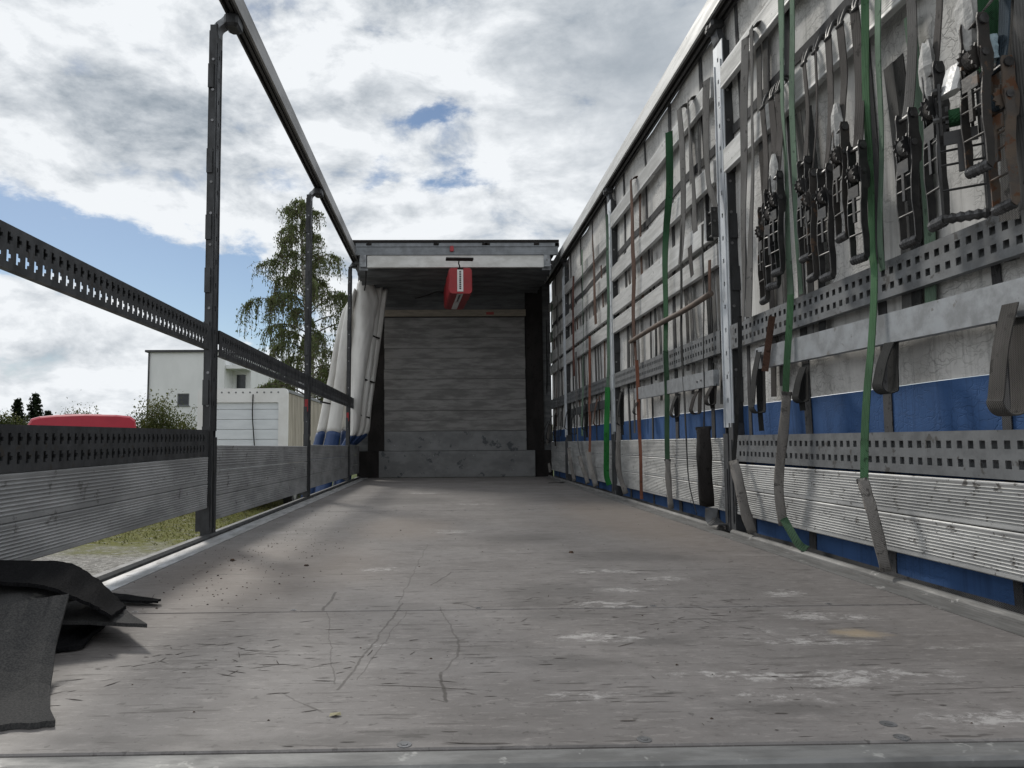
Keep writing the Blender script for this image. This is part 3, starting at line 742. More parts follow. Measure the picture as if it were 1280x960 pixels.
# ---------------------------------------------------------------- headboard and front roof
hb = thing('headboard', 'weathered plank headboard with steel kick plates closing the load bed', 'headboard', (0, 9.40, 0))
PL = [pmat('weathered plank %d' % k, tuple(v*f for v in (.225,.219,.211)), tuple(v*f for v in (.130,.126,.121)), 3.2+.3*k, (1.,1+k,4.5), .75, bump=.4, bscale=26, detail=10, contrast=(.38,.64)) for k, f in enumerate((1., .965, 1.025, .985))]
M['kick'] = pmat('scuffed steel plate', (.175,.177,.177), (.12,.122,.122), 5, (1,1,1.5), .5, bump=.25, bscale=30, spots=((.05,.055,.06), 6, .58))
z = .602; rg = random.Random(5)
for k in range(11):
    h = (.137, .128, .142, .133)[k % 4]
    z1 = min(z+h, 2.10)
    d = rg.uniform(-.003, .003)
    MB().bbox(-.918+rg.uniform(-.004,.004), .925+rg.uniform(-.004,.004), 9.36+d, 9.40, z, z1-(.0015, .003, .002)[k % 3], .0018).build('plank', PL[(k*3) % 4], hb)
    z = z1
    if z >= 2.099: break
MB().box(-.93, .94, 9.352, 9.40, 2.103, 2.19).build('timber_strip', M['wood_strip'], hb)
M['sticker'] = pmat('red sticker', (.30,.04,.03), rough=.5)
MB().box(.42, .52, 9.3495, 9.3518, 2.122, 2.158).build('sticker', M['sticker'], hb)
MB().bbox(-.915, .928, 9.350, 9.40, .345, .598, .003).build('steel_plate', M['kick'], hb)
MB().bbox(-.985, 1.035, 9.335, 9.40, .004, .342, .004).build('kick_plate', M['kick'], hb)
for x in (-.8, -.3, .25, .8):
    for zz in (.10, .28, .42, .55):
        MB().disc((x+rg.uniform(-.05,.05), 9.3325 if zz < .34 else 9.3475, zz), 'y', .009, .004, 8).build('bolt_head', M['bolt'], hb)
MB().box(-1.13, -.922, 9.37, 9.44, .346, 2.62).build('corner_column', M['black'], hb)
MB().box(.932, 1.16, 9.37, 9.44, .346, 2.62).build('corner_column', M['black'], hb)
MB().box(-1.27, -.99, 9.38, 9.46, -.1, .344).build('column_foot', M['black'], hb)
MB().box(1.04, 1.27, 9.38, 9.46, -.1, .344).build('column_foot', M['black'], hb)
MB().box(-1.27, 1.27, 9.403, 9.45, .0, 2.66).build('back_panel', M['roof_fabric'], hb)
MB().box(-.92, .93, 9.37, 9.40, 2.193, 2.60).build('upper_panel', M['roof_fabric'], hb)

rf = thing('folded_roof', 'folded sliding roof with grey frame and white cross beam over the headboard', 'roof', (0, 8.0, 2.42))
MB().box(-1.185, 1.175, 7.99, 9.47, 2.705, 2.735).build('roof_sheet', M['black'], rf)
mb = MB(); mb.prism([(8.00,2.565),(8.04,2.565),(8.04,2.704),(8.00,2.704),(8.00,2.66),(8.008,2.655),(8.008,2.60),(8.00,2.595)], 'x', -1.175, 1.165); mb.build('front_beam', M['roof_steel'], rf)
mb = MB(); mb.prism([(8.012,2.425),(8.06,2.425),(8.06,2.562),(8.012,2.562)], 'x', -1.0, 1.0); mb.build('white_beam', M['white_beam'], rf)
for x in (-.98, .33, -.22, .92, .36):
    MB().bbox(x-.03, x+.03, 7.992, 7.9995, 2.674, 2.700, .004).build('rivet_plate', M['black'], rf)
for x in (-1.045, 1.035):
    mb = MB(); mb.box(x-.035, x+.035, 8.0, 8.05, 2.43, 2.564); mb.box(x-.05, x+.05, 8.0515, 8.075, 2.40, 2.60); mb.build('bracket', M['galv'], rf)
    MB().disc((x, 7.998, 2.50), 'y', .014, .006, 10).build('bolt_head', M['bolt'], rf)
M['red_lamp'] = pmat('red reflector', (.45,.03,.04), rough=.3)
MB().bbox(-.065, -.022, 7.985, 7.9985, 2.60, 2.665, .006).build('reflector', M['red_lamp'], rf)
for k in range(6):      # folded roof bows and the sagging cloth between them
    y = 8.16+.22*k
    mb = MB(); mb.bbox(-1.16, 1.15, y, y+.035, 2.50, 2.54, .004); mb.build('roof_bow', M['roof_steel'] if k % 2 else M['roof_fabric'], rf)
    rings = []
    for i in range(9):
        a = i/8; yy = y+.037+.18*a; zz = 2.535-.14*math.sin(math.pi*a)
        rings.append([(-1.14+.28*j, yy, zz-.02*math.sin(j*1.7+k)-.015*math.sin(j*.8)) for j in range(9)] + [(-1.14+.28*j, yy, zz+.006-.02*math.sin(j*1.7+k)-.015*math.sin(j*.8)) for j in reversed(range(9))])
    mb = MB(); mb.loft(rings, True, True); mb.build('cloth_fold', M['roof_fabric'], rf, smooth=True)
MB().box(-1.19, -1.13, 8.0, 9.46, 2.662, 2.70).build('side_runner', M['black'], rf)
MB().box(1.13, 1.178, 8.0, 9.46, 2.662, 2.70).build('side_runner', M['black'], rf)
mb = MB(); mb.tube(smooth_path([(-1.02,8.1,2.48),(-1.03,8.15,2.3),(-1.05,8.2,2.2)],4), .008, 6); mb.tube(smooth_path([(-.5,8.9,2.25),(-.35,8.88,2.28),(-.22,8.85,2.32),(-.1,8.85,2.30)],4), .008, 6); mb.build('cable', M['black'], rf)

# ---------------------------------------------------------------- hanging red box
bx_ = thing('equipment_box', 'red plastic box with white lettered band hanging under the roof beam', 'box', (.045, 7.62, 2.35), rz=R(3.5))
def lb(mb, name, mat, smooth=False):
    me = mb.mesh(name, M[mat], (0,0,0), smooth); o = bpy.data.objects.new(name, me); COL.objects.link(o); o.parent = bx_; return o
def rbox(x0, x1, y0, y1, z0, z1, c):
    pr = [(x0+c,z0),(x1-c,z0),(x1-c*.3,z0+c*.3),(x1,z0+c),(x1,z1-c),(x1-c*.3,z1-c*.3),(x1-c,z1),(x0+c,z1),(x0+c*.3,z1-c*.3),(x0,z1-c),(x0,z0+c),(x0+c*.3,z0+c*.3)]
    return MB().loft([[(a*.94, y0, b) for a, b in pr], [(a, y0+c, b) for a, b in pr], [(a, y1-c, b) for a, b in pr], [(a*.94, y1, b) for a, b in pr]], True, True)
lb(rbox(-.128, .128, 0, .46, -.31, -.03, .03), 'lid', 'red_box')
lb(rbox(-.124, .124, .462, .95, -.305, -.035, .03), 'body', 'red_box')
lb(MB().box(-.036, .028, -.003, -.0005, -.288, -.05), 'band', 'label_white')
lb(MB().box(-.036, .028, .02, .44, -.3132, -.3105), 'band', 'label_white')
lb(MB().box(-.036, .028, .485, .92, -.3082, -.3055), 'band', 'label_white')
rg = random.Random(2)
mb = MB(); z = -.065        # lettering running down the band
for k in range(10):
    w = rg.choice((.012,.016,.018)); mb.box(-.014, .006, -.0045, -.0032, z-w, z); z -= w+.0055
    if z < -.275: break
lb(mb, 'lettering', 'print')
mb = MB(); y = .05
for k in range(20):
    w = rg.choice((.016,.022)); mb.box(-.014, .006, y, y+w, -.3145, -.3134); y += w+.012
    if y > .42: break
lb(mb, 'lettering', 'print')
mb = MB(); mb.tube([(0,.12,-.04),(0,.12,.02),(-.01,.12,.05),(0,.13,.10)], .008, 6); mb.tube([(.0,.6,-.04),(0,.6,.05)], .008, 6); lb(mb, 'hanger', 'black')
lb(MB().box(-.15, .15, .08, .16, .085, .105), 'hanger_plate', 'black')
lb(MB().box(-.03, .03, -.004, -.0006, -.05, -.028), 'latch', 'black')

# ---------------------------------------------------------------- bundled curtain at the open side's front corner
cb = thing('bundled_curtain', 'white curtain gathered in leaning folds beside the headboard, blue at its foot', 'curtain', (-1.25, 8.95, -.2))
def fold(prof, y, dy, seed, name='fold'):
    """prof: (z, x0, x1); flattened tube with soft creases"""
    n = 30
    P = smooth_path([(p[1], p[2], p[0]) for p in prof], 14)
    rings = []; i_split = True
    for i, p in enumerate(P):
        x0, x1, zz = p; c = (x0+x1)/2; hw = (x1-x0)/2
        cr_ = lambda a: 1 + .07*math.sin(3*a+zz*3+seed) + .05*abs(math.sin(5*a+zz*7+2*seed)) + .035*math.sin(11*a+zz*13*math.sin(seed+zz))*math.sin(zz*4+seed) - .06*max(0., math.sin(zz*9+3*math.sin(a+seed)))**6
        rings.append([(c+hw*math.cos(a)*cr_(a), y+dy*math.sin(a)*cr_(a)*(1+.12*math.sin(zz*5+2*a+seed))+.02*math.sin(zz*3+seed), zz+.012*math.sin(a*2+seed)) for a in [6.28318*k/n for k in range(n)]])
    for part, test, mt in (('white', lambda q: q[0][2] > .55, 'white_tarp'), ('blue', lambda q: q[0][2] <= .55, 'blue_tarp')):
        rr_ = [q for q in rings if test(q)]
        if part == 'white': last = rr_[0]
        elif rr_ and i_split: rr_.append([(a, b, c-.001) for a, b, c in last])
        if len(rr_) > 1:
            if part == 'blue': rr_ = [[(a, b, c) for a, b, c in q] for q in rr_]
            o = MB().loft(rr_, True, True).build(name if part == 'white' else 'blue_foot', M[mt], cb, smooth=True)
for i, (pr, y, dy) in enumerate((
    ([(-.15,-1.47,-1.33),(.30,-1.45,-1.31),(.46,-1.38,-1.28),(.62,-1.32,-1.19),(.95,-1.31,-1.15),(1.4,-1.305,-1.09),(2.0,-1.28,-1.0),(2.25,-1.25,-.97),(2.42,-1.22,-1.02),(2.48,-1.18,-1.07)], 8.93, .13),
    ([(.0,-1.40,-1.33),(.36,-1.38,-1.31),(.47,-1.31,-1.22),(.60,-1.22,-1.13),(.95,-1.18,-1.09),(1.6,-1.10,-1.01),(2.40,-1.01,-.91)], 8.99, .055),
    ([(.0,-1.36,-1.31),(.36,-1.35,-1.30),(.47,-1.27,-1.19),(.60,-1.17,-1.08),(.95,-1.11,-1.045),(1.6,-1.03,-.96),(2.38,-.935,-.85)], 9.05, .05),
    ([(-.2,-1.90,-1.74),(.54,-1.73,-1.615),(1.2,-1.60,-1.49),(1.98,-1.44,-1.345),(2.3,-1.30,-1.26)], 8.95, .05),
    ([(-.2,-1.72,-1.53),(.54,-1.60,-1.425),(1.2,-1.495,-1.35),(2.02,-1.37,-1.275),(2.35,-1.26,-1.22)], 8.88, .06),
    ([(-.2,-1.53,-1.32),(.54,-1.43,-1.25),(1.3,-1.37,-1.24),(2.05,-1.30,-1.22),(2.4,-1.24,-1.18)], 8.99, .06))):
    fold(pr, y, dy, i+1)
for zz, x0 in ((1.78,-1.03), (1.22,-1.09), (.78,-1.15)):
    mb = MB(); mb.tube(smooth_path([(x0-.075,8.925,zz+.03),(x0-.02,8.918,zz+.012),(x0+.035,8.985,zz-.005),(x0+.085,8.99,zz-.02)],4), .012, 6); mb.build('tie_strap', M['black'], cb)
for zz, x0, x1 in ((.93,-1.53,-1.66), (2.0,-1.33,-1.28)):
    mb = MB(); mb.tube([(x0,8.83,zz),(x1,8.86,zz+.03)], .012, 6); mb.build('tie_strap', M['black'], cb)
# ---------------------------------------------------------------- straps hanging on the wall
STRAPS = [
    ('lashing_strap', 'grey', 0.05, 'y', [(1.208, 3.035, 2.216), (1.208, 3.073, 1.821), (1.208, 3.129, 1.329), (1.208, 3.173, 0.968)], 'grey webbing strap looped over the top lath right beside the ratchet post'),
    ('lashing_strap', 'grey', 0.05, 'y', [(1.208, 2.959, 2.222), (1.208, 2.993, 1.785), (1.208, 3.055, 1.308), (1.208, 3.112, 0.979)], 'grey webbing strap looped over the top lath, second beside the ratchet post'),
    ('lashing_strap', 'palegreen', 0.05, 'y', [(1.208, 2.673, 2.261), (1.208, 2.7, 1.979), (1.208, 2.717, 1.66), (1.208, 2.72, 1.345), (1.208, 2.721, 0.99)], 'pale green strap hanging between the two clusters of ratchets, wider one'),
    ('lashing_strap', 'palegreen', 0.028, 'y', [(1.208, 2.599, 2.21), (1.208, 2.625, 1.937), (1.208, 2.641, 1.626), (1.208, 2.645, 1.189), (1.208, 2.647, 0.981)], 'pale green strap twisted edge-on between the two clusters of ratchets'),
    ('lashing_strap', 'midgreen', 0.024, 'c', [(1.2, 2.704, 0.993), (1.19, 2.722, 0.788), (1.19, 2.752, 0.614)], 'thin green strap crossing the galvanised bar beside a curled strap end'),
    ('strap_sleeve', 'sleeve', 0.036, 'c', [(1.185, 2.741, 0.62), (1.18, 2.797, 0.404), (1.185, 2.843, 0.25), (1.2, 2.855, 0.099)], 'grey wear sleeve on a strap with a green tail at the floor'),
    ('lashing_strap', 'green', 0.03, 'c', [(1.2, 2.839, 0.128), (1.2, 2.79, 0.091), (1.21, 2.74, 0.04), (1.225, 2.71, 0.026)], 'short green strap tail sticking out below the grey wear sleeve'),
    ('lashing_strap', 'midgreen', 0.024, 'm', [(1.208, 2.142, 1.899), (1.208, 2.169, 1.517), (1.208, 2.186, 1.057), (1.195, 2.159, 0.936), (1.18, 2.17, 0.726), (1.175, 2.192, 0.58), (1.17, 2.23, 0.303)], 'long pale green strap ending in a grey wear sleeve at the floor'),
    ('lashing_strap', 'palegreen', 0.035, 'y', [(1.215, 2.086, 1.86), (1.215, 2.106, 1.64), (1.215, 2.126, 1.342), (1.215, 2.151, 1.072), (1.215, 2.15, 0.951)], 'pale green strap doubled behind the long green one'),
    ('strap_sleeve', 'sleeve', 0.033, 'c', [(1.165, 2.234, 0.313), (1.165, 2.213, 0.26), (1.17, 2.195, 0.194), (1.2, 2.194, 0.036)], 'grey wear sleeve leaning on the floor rim under the long green strap'),
    ('strap_sleeve', 'sleeve', 0.044, 'c', [(1.19, 3.297, 0.343), (1.185, 3.232, 0.238), (1.19, 3.193, 0.135), (1.215, 3.178, 0.031)], 'light grey wear sleeve leaning on the rim beside the ratchet post'),
    ('lashing_strap', 'dark', 0.018, 'c', [(1.208, 3.205, 0.999), (1.208, 3.24, 0.729), (1.208, 3.288, 0.512), (1.208, 3.343, 0.327)], 'thin dark strap running down the ratchet post to a sleeve'),
    ('lashing_strap', 'brown', 0.026, 'c', [(1.2, 2.865, 0.938), (1.195, 2.894, 0.827), (1.2, 2.945, 0.721)], 'short rusty brown strap crossing the perforated rail beside the post'),
    ('lashing_strap', 'grey', 0.05, 'y', [(1.215, 1.587, 1.52), (1.215, 1.613, 1.279), (1.215, 1.626, 1.088), (1.215, 1.648, 0.95)], 'grey strap hanging beside the brown handled ratchet, inner one'),
    ('lashing_strap', 'grey', 0.06, 'y', [(1.2, 1.526, 1.478), (1.2, 1.56, 1.25), (1.2, 1.578, 1.069), (1.2, 1.591, 0.957)], 'broad grey strap hanging beside the brown handled ratchet, outer one'),
    ('lashing_strap', 'brown', 0.05, 'y', [(1.208, 4.982, 2.301), (1.208, 4.984, 1.864), (1.208, 4.964, 1.639), (1.208, 5.013, 1.38), (1.208, 4.989, 0.996)], 'torn brown strap hung over the top lath beside the dark green one'),
    ('lashing_strap', 'orange', 0.024, 'c', [(1.208, 4.967, 1.004), (1.208, 4.941, 0.459), (1.215, 4.949, 0.044)], 'orange strap stretched down to the floor rim beside the green one'),
    ('lashing_strap', 'darkgreen', 0.048, 'm', [(1.208, 4.119, 2.27), (1.208, 4.12, 1.953), (1.208, 4.224, 1.694), (1.208, 4.273, 1.362), (1.208, 4.304, 0.975)], 'dark green strap folded wide over the top lath'),
    ('lashing_strap', 'green', 0.03, 'c', [(1.208, 4.296, 0.984), (1.208, 4.32, 0.589), (1.208, 4.34, 0.31)], 'green strap crossing the blue band beside the orange one'),
    ('strap_sleeve', 'sleeve', 0.035, 'c', [(1.208, 4.338, 0.329), (1.208, 4.328, 0.205), (1.222, 4.328, 0.034)], 'slim grey wear sleeve below the green strap'),
    ('lashing_strap', 'grey', 0.05, 'y', [(1.208, 3.923, 2.319), (1.208, 3.884, 1.888), (1.208, 3.943, 1.564), (1.208, 3.984, 1.436)], 'grey strap on the top lath beside the dark green one'),
    ('lashing_strap', 'grey', 0.05, 'y', [(1.208, 3.777, 2.294), (1.208, 3.751, 1.905), (1.208, 3.725, 1.544)], 'grey strap on the top lath, between two other grey ones'),
    ('lashing_strap', 'grey', 0.06, 'y', [(1.208, 3.501, 2.268), (1.208, 3.525, 1.795), (1.208, 3.463, 1.648), (1.208, 3.419, 1.564)], 'broad grey strap carrying a black buckle beside the bright post'),
    ('lashing_strap', 'dark', 0.02, 'y', [(1.208, 3.948, 1.657), (1.208, 4.006, 0.937), (1.208, 3.984, 0.482), (1.208, 3.97, 0.222), (1.222, 3.889, 0.043)], 'thin dark strap hanging over the diagonal pole to the floor'),
    ('lashing_strap', 'dark', 0.024, 'y', [(1.208, 3.617, 1.554), (1.208, 3.671, 0.894), (1.208, 3.7, 0.482)], 'thin dark strap running into the broad black sleeve'),
    ('strap_sleeve', 'black', 0.075, 'c', [(1.19, 3.671, 0.506), (1.18, 3.639, 0.319), (1.2, 3.681, 0.107)], 'broad black wear sleeve standing against the ribbed boards'),
    ('lashing_strap', 'browngrey', 0.05, 'y', [(1.208, 3.818, 1.492), (1.208, 3.797, 1.323)], 'short greybrown strap end stuck on the ribbed lath'),
    ('lashing_strap', 'brown', 0.025, 'y', [(1.208, 3.536, 1.344), (1.208, 3.555, 1.155)], 'short brown strap hanging down to the diagonal pole'),
    ('lashing_strap', 'palegreen', 0.024, 'c', [(1.208, 5.746, 2.298), (1.208, 5.768, 1.823), (1.208, 5.81, 1.169), (1.208, 5.874, 0.846)], 'thin pale green strap beside the post in front of the pale laths'),
    ('lashing_strap', 'vgreen', 0.045, 'c', [(1.2, 5.849, 0.884), (1.19, 5.859, 0.518), (1.2, 5.968, 0.19), (1.225, 5.972, 0.084)], 'bright green strap with a pointed end over the blue band'),
    ('lashing_strap', 'brown', 0.045, 'y', [(1.208, 6.323, 2.301), (1.208, 6.3, 1.879), (1.208, 6.275, 1.478)], 'dark brown strap over the laths beside the bright green strap'),
    ('lashing_strap', 'orange', 0.022, 'c', [(1.208, 6.547, 1.412), (1.208, 6.666, 0.34)], 'faded orange strap ending in a grey wear sleeve'),
    ('strap_sleeve', 'sleeve', 0.05, 'c', [(1.2, 6.679, 0.362), (1.2, 6.587, 0.202), (1.222, 6.5, 0.041)], 'grey wear sleeve below the faded orange strap'),
    ('lashing_strap', 'palegreen', 0.045, 'y', [(1.208, 6.815, 2.297), (1.208, 6.851, 1.614), (1.208, 6.911, 1.076), (1.208, 7.017, 0.499)], 'dull green strap hanging between the faded orange and rusty ones'),
    ('strap_sleeve', 'sleeve', 0.04, 'c', [(1.2, 7.122, 0.303), (1.2, 7.008, 0.204), (1.222, 6.862, 0.05)], 'slim grey sleeve beside the one under the faded orange strap'),
    ('lashing_strap', 'rust', 0.022, 'c', [(1.208, 7.309, 2.154), (1.208, 7.384, 1.706), (1.208, 7.381, 1.121)], 'rusty red strap beside the slim third post'),
    ('strap_sleeve', 'sleeve', 0.04, 'c', [(1.2, 5.456, 0.639), (1.19, 5.506, 0.256), (1.222, 5.412, 0.05)], 'pale grey sleeve bent at the foot of the second post'),
    ('lashing_strap', 'grey', 0.045, 'y', [(1.208, 7.263, 1.356), (1.208, 7.267, 0.542), (1.208, 7.124, 0.287)], 'grey strap dangling in front of the blue band near the third post'),
    ('strap_sleeve', 'sleeve', 0.04, 'c', [(1.2, 7.757, 0.378), (1.2, 7.629, 0.21), (1.222, 7.583, 0.036)], 'grey sleeve leaning at the foot of the third post'),
    ('lashing_strap', 'green', 0.04, 'y', [(1.208, 8.816, 2.156), (1.208, 8.887, 1.564), (1.208, 8.893, 0.965)], 'dull green strap in the dark corner beside the headboard'),
    ('lashing_strap', 'dark', 0.04, 'y', [(1.208, 9.325, 2.044), (1.208, 9.341, 1.307), (1.208, 9.554, 0.793)], 'dark strap hanging closest to the black headboard column'),
    ('lashing_strap', 'grey', 0.04, 'y', [(1.208, 8.369, 2.164), (1.208, 8.421, 1.219), (1.208, 8.643, 0.373)], 'grey strap hanging in the dark corner by the third post'),
    ('strap_sleeve', 'sleeve', 0.035, 'c', [(1.208, 9.132, 0.674), (1.208, 9.458, 0.348), (1.222, 9.301, 0.062)], 'bent pale strap tail in the dark corner'),
]
RATCHETS = [
    (2.725, 1.462, 0.377, 2.752, 'browngrey', 5, 'steel', 'black ratchet on the third hook from the bright post, with a crumpled strap wad'),
    (2.848, 1.375, 0.376, 2.89, 'browngrey', -6, 'steel', 'black ratchet on the hook closest to the bright post, lowest of its cluster'),
    (2.771, 1.421, 0.38, 2.809, 'browngrey', 14, 'steel', 'black ratchet half hidden between two others of the three-hook cluster'),
    (2.506, 1.433, 0.349, 2.538, 'browngrey', 0, 'steel', 'black ratchet on the first hook right beside the pale green straps'),
    (2.466, 1.37, 0.367, 2.458, 'browngrey', -8, 'steel', 'black ratchet on the second hook after the pale green straps, hanging low'),
    (2.37, 1.35, 0.367, 2.371, 'browngrey', 4, 'steel', 'black ratchet in the middle of the five-hook cluster'),
    (2.265, 1.448, 0.358, 2.294, 'browngrey', -4, 'steel', 'black ratchet with pale strap wad, highest of the five-hook cluster'),
    (2.181, 1.35, 0.354, 2.208, 'browngrey', 6, 'steel', 'black ratchet on the last hook before the long green strap'),
    (1.936, 1.337, 0.358, 1.936, 'grey', 2, 'steel', 'dark ratchet on a grey strap just past the long green strap'),
    (1.819, 1.404, 0.408, 1.819, 'browngrey', -6, 'steel', 'black ratchet with pale taped strap behind the wide open ratchet'),
    (1.665, 1.285, 0.317, 1.665, 'darkgreen', 53, 'steel', 'wide ratchet facing out, on dark green strap wrapped in silver tape'),
    (1.601, 1.405, 0.348, 1.601, 'browngrey', 4, 'steel', 'black ratchet hanging beside the silver taped strap, in front of the others'),
    (1.597, 1.299, 0.333, 1.597, 'bluegrey', -4, 'rust', 'rusty brown ratchet on a blue grey strap with blue tape'),
]

def hang_strap(name, col, w, face, pts, label):
    P = smooth_path(pts, 5)
    rg = random.Random(sum(map(ord, label)))
    ph = rg.uniform(0, 6)
    P = [Vector((p.x - .004*math.sin(p.z*6+ph)**2, p.y + .005*math.sin(p.z*5+ph), p.z)) for p in P]
    root = thing(name, label, 'strap' if name == 'lashing_strap' else 'sleeve', tuple(P[0]), 'lashing straps on the wall' if name == 'lashing_strap' else 'wear sleeves along the rim')
    if name == 'strap_sleeve':
        # a flattened hose with a frayed mouth
        rings = []
        for i, p in enumerate(P):
            t = (P[min(i+1, len(P)-1)]-P[max(i-1, 0)]).normalized()
            b = Vector((.82,-.57,0)); u = (b - t*b.dot(t)).normalized(); n_ = t.cross(u)
            k = w/2*(1+.06*math.sin(i*1.3+ph)); rings.append([p+u*(k*math.cos(a))+n_*(k*.42*math.sin(a)+.004*math.sin(3*a+i)) for a in [6.28318*j/12 for j in range(12)]])
        MB().loft(rings, True, True).build('hose', M[col], root, smooth=True)
        t0 = rings[0]; c = sum((Vector(q) for q in t0), Vector())/12
        MB().loft([[c+(Vector(q)-c)*1.10 for q in t0], [c+(Vector(q)-c)*1.07-Vector((0,0,.012)) for q in t0]], True, True).build('mouth_hem', M['sleeved' if col == 'sleeve' else 'dark'], root)
    else:
        tw = [.25*math.sin(p.z*2.6+ph) for p in P]
        MB().ribbon(P, w, .0032, face, tw).build('webbing', M[col], root)
        top = P[0]
        if 'top lath' in label and 'folded' not in label:      # doubled over a lath: the tail hangs behind it
            q = [(top.x+.002, top.y, top.z-.01), (1.224, top.y, top.z+.012), (1.256, top.y, top.z+.012), (1.270, top.y+.01, top.z-.08), (1.268, top.y+.02, top.z-.4), (1.272, top.y+.015, top.z-.4-rg.uniform(.3,.8))]
            MB().ribbon(smooth_path(q, 4), w*.95, .0032, 'y').build('tail', M[col], root)
    return root
for st in STRAPS: hang_strap(*st)
# strap tails hanging behind the laths
TAILS = [(1.72,.87,1.5,'grey'),(2.02,.80,1.70,'palegreen'),(2.08,.79,1.60,'dark'),(2.13,.8,1.6,'grey'),(2.62,.78,1.70,'dark'),(2.70,.80,1.72,'grey'),(2.95,.66,1.70,'grey'),(3.03,.62,1.70,'browngrey'),
         (3.60,.62,1.45,'grey'),(3.68,.84,1.46,'grey'),(3.76,.80,1.46,'dark'),(4.02,.70,1.46,'grey'),(4.10,.84,1.46,'sleeved'),(4.62,.70,1.46,'grey'),(4.72,.84,1.72,'dark'),(5.15,.55,1.72,'grey'),(5.3,.5,1.72,'browngrey'),(5.42,.84,1.9,'dark'),
         (6.05,.70,1.75,'dark'),(6.25,.9,2.0,'brown'),(6.50,.6,1.75,'grey'),(6.62,.6,1.75,'browngrey'),(6.95,.62,1.75,'grey'),(7.15,.62,1.7,'grey'),(7.45,.7,1.75,'brown'),(7.6,.62,2.0,'grey'),(7.8,.64,1.75,'dark'),
         (8.3,.64,1.75,'grey'),(8.55,.62,1.75,'dark'),(8.75,.64,2.0,'grey'),(9.02,.64,1.75,'brown'),(9.15,.64,1.75,'dark')]
BAYS = ((3.47,'behind the ratchets'), (5.85,'by the dark green strap'), (8.13,'by the bright green strap'), (99,'in the dark corner'))
CN = dict(grey='grey', dark='dark', palegreen='pale green', browngrey='brown grey', sleeved='charcoal', brown='brown')
for i, (y, z0, z1, col) in enumerate(TAILS):
    w = next(b for lim, b in BAYS if y < lim)
    mb = MB(); mb.ribbon(smooth_path([(1.262, y+.01, z1), (1.270, y, z1*.7+z0*.3), (1.272, y-.008, z1*.3+z0*.7), (1.268, y+.004*(i % 3), z0)], 4), .046, .003, 'y')
    k = sum(1 for t in TAILS[:i] if t[3] == col and next(b for lim, b in BAYS if t[0] < lim) == w); n_ = sum(1 for t in TAILS if t[3] == col and next(b for lim, b in BAYS if t[0] < lim) == w)
    tag(mb.build('strap_tail', M[col], loc=(1.265, y, z0)), '%s%s strap tail behind the laths %s%s' % (('' if n_ == 1 else ('first ', 'second ', 'third ', 'fourth ', 'fifth ')[k]), CN[col], w, '' if n_ == 1 else ', from the rear'), 'strap', 'strap tails behind the laths')
# curled strap ends and loops below the flat bars
LOOPS = [  # y, z_top, drop, radius, colour, label
    (3.02,.84,.27,.028,'dark','dark hanging strap loop beside the bright post, below the perforated rail'),
    (2.13,.74,.15,.028,'dark','curled dark strap end below the flat bar beside the long green strap'),
    (2.66,.72,.13,.022,'dark','small curled dark strap end below the flat bar beside a grey sleeve'),
    (1.66,.78,.27,.034,'sleeved','broad grey strap loop hanging past the flat bar'),
    (5.42,.84,.26,.026,'dark','long dark strap loop beside the second zinc post'),
    (4.98,.72,.08,.02,'dark','small dark strap curl tucked under the end of the flat grey bar'),
    (4.13,.71,.12,.024,'dark','dark strap curl under the flat grey bar beside the green strap'),
    (3.78,.715,.12,.026,'black','black strap curl under the flat grey bar above the broad sleeve'),
    (3.57,.72,.09,.024,'black','black strap curl hanging right beside the bright post'),
    (6.25,.84,.24,.028,'brown','brown hanging strap loop beside the bright green strap'),
    (6.78,.82,.25,.028,'dark','dark hanging strap loop between the orange and dull green straps'),
    (7.35,.84,.30,.03,'dark','dark strap loop hanging in front of the blue band near the third post'),
    (7.75,.82,.22,.03,'dark','dark strap loop hanging close to the third post'),
    (8.35,.80,.26,.05,'dark','dark strap loop in the corner, next to the third post'),
    (8.75,.80,.30,.06,'black','black strap loop in the corner between two others'),
    (9.12,.74,.26,.06,'black','black strap loop in the corner closest to the headboard')]
for i, (y, zt, dr, r_, col, lab) in enumerate(LOOPS):
    rg = random.Random(i); pts = [(1.222, y, zt), (1.216, y, zt-dr*.55)]
    for k in range(1, 8):
        a = math.pi*k/7*1.15; pts.append((1.216-r_+r_*math.cos(a), y-.01*k/7, zt-dr+r_*.3-r_*math.sin(a)))
    pts.append((1.216-1.5*r_, y-.016, zt-dr*.5)); pts.append((1.216-.7*r_, y-.02, zt-dr*.12))
    root = thing('strap_loop', lab, 'strap', (1.222, y, zt), 'loose strap loops below the bars')
    MB().ribbon(smooth_path(pts, 3), .05, .003, 'y', None).build('webbing', M[col], root)
    if i % 2 == 0: MB().ribbon(smooth_path([(1.21,y+.012,zt-.02),(1.205,y+.015,zt-dr*.8),(1.212,y+.02,zt-dr*1.35)], 4), .02, .003, 'c').build('tail', M[col], root)

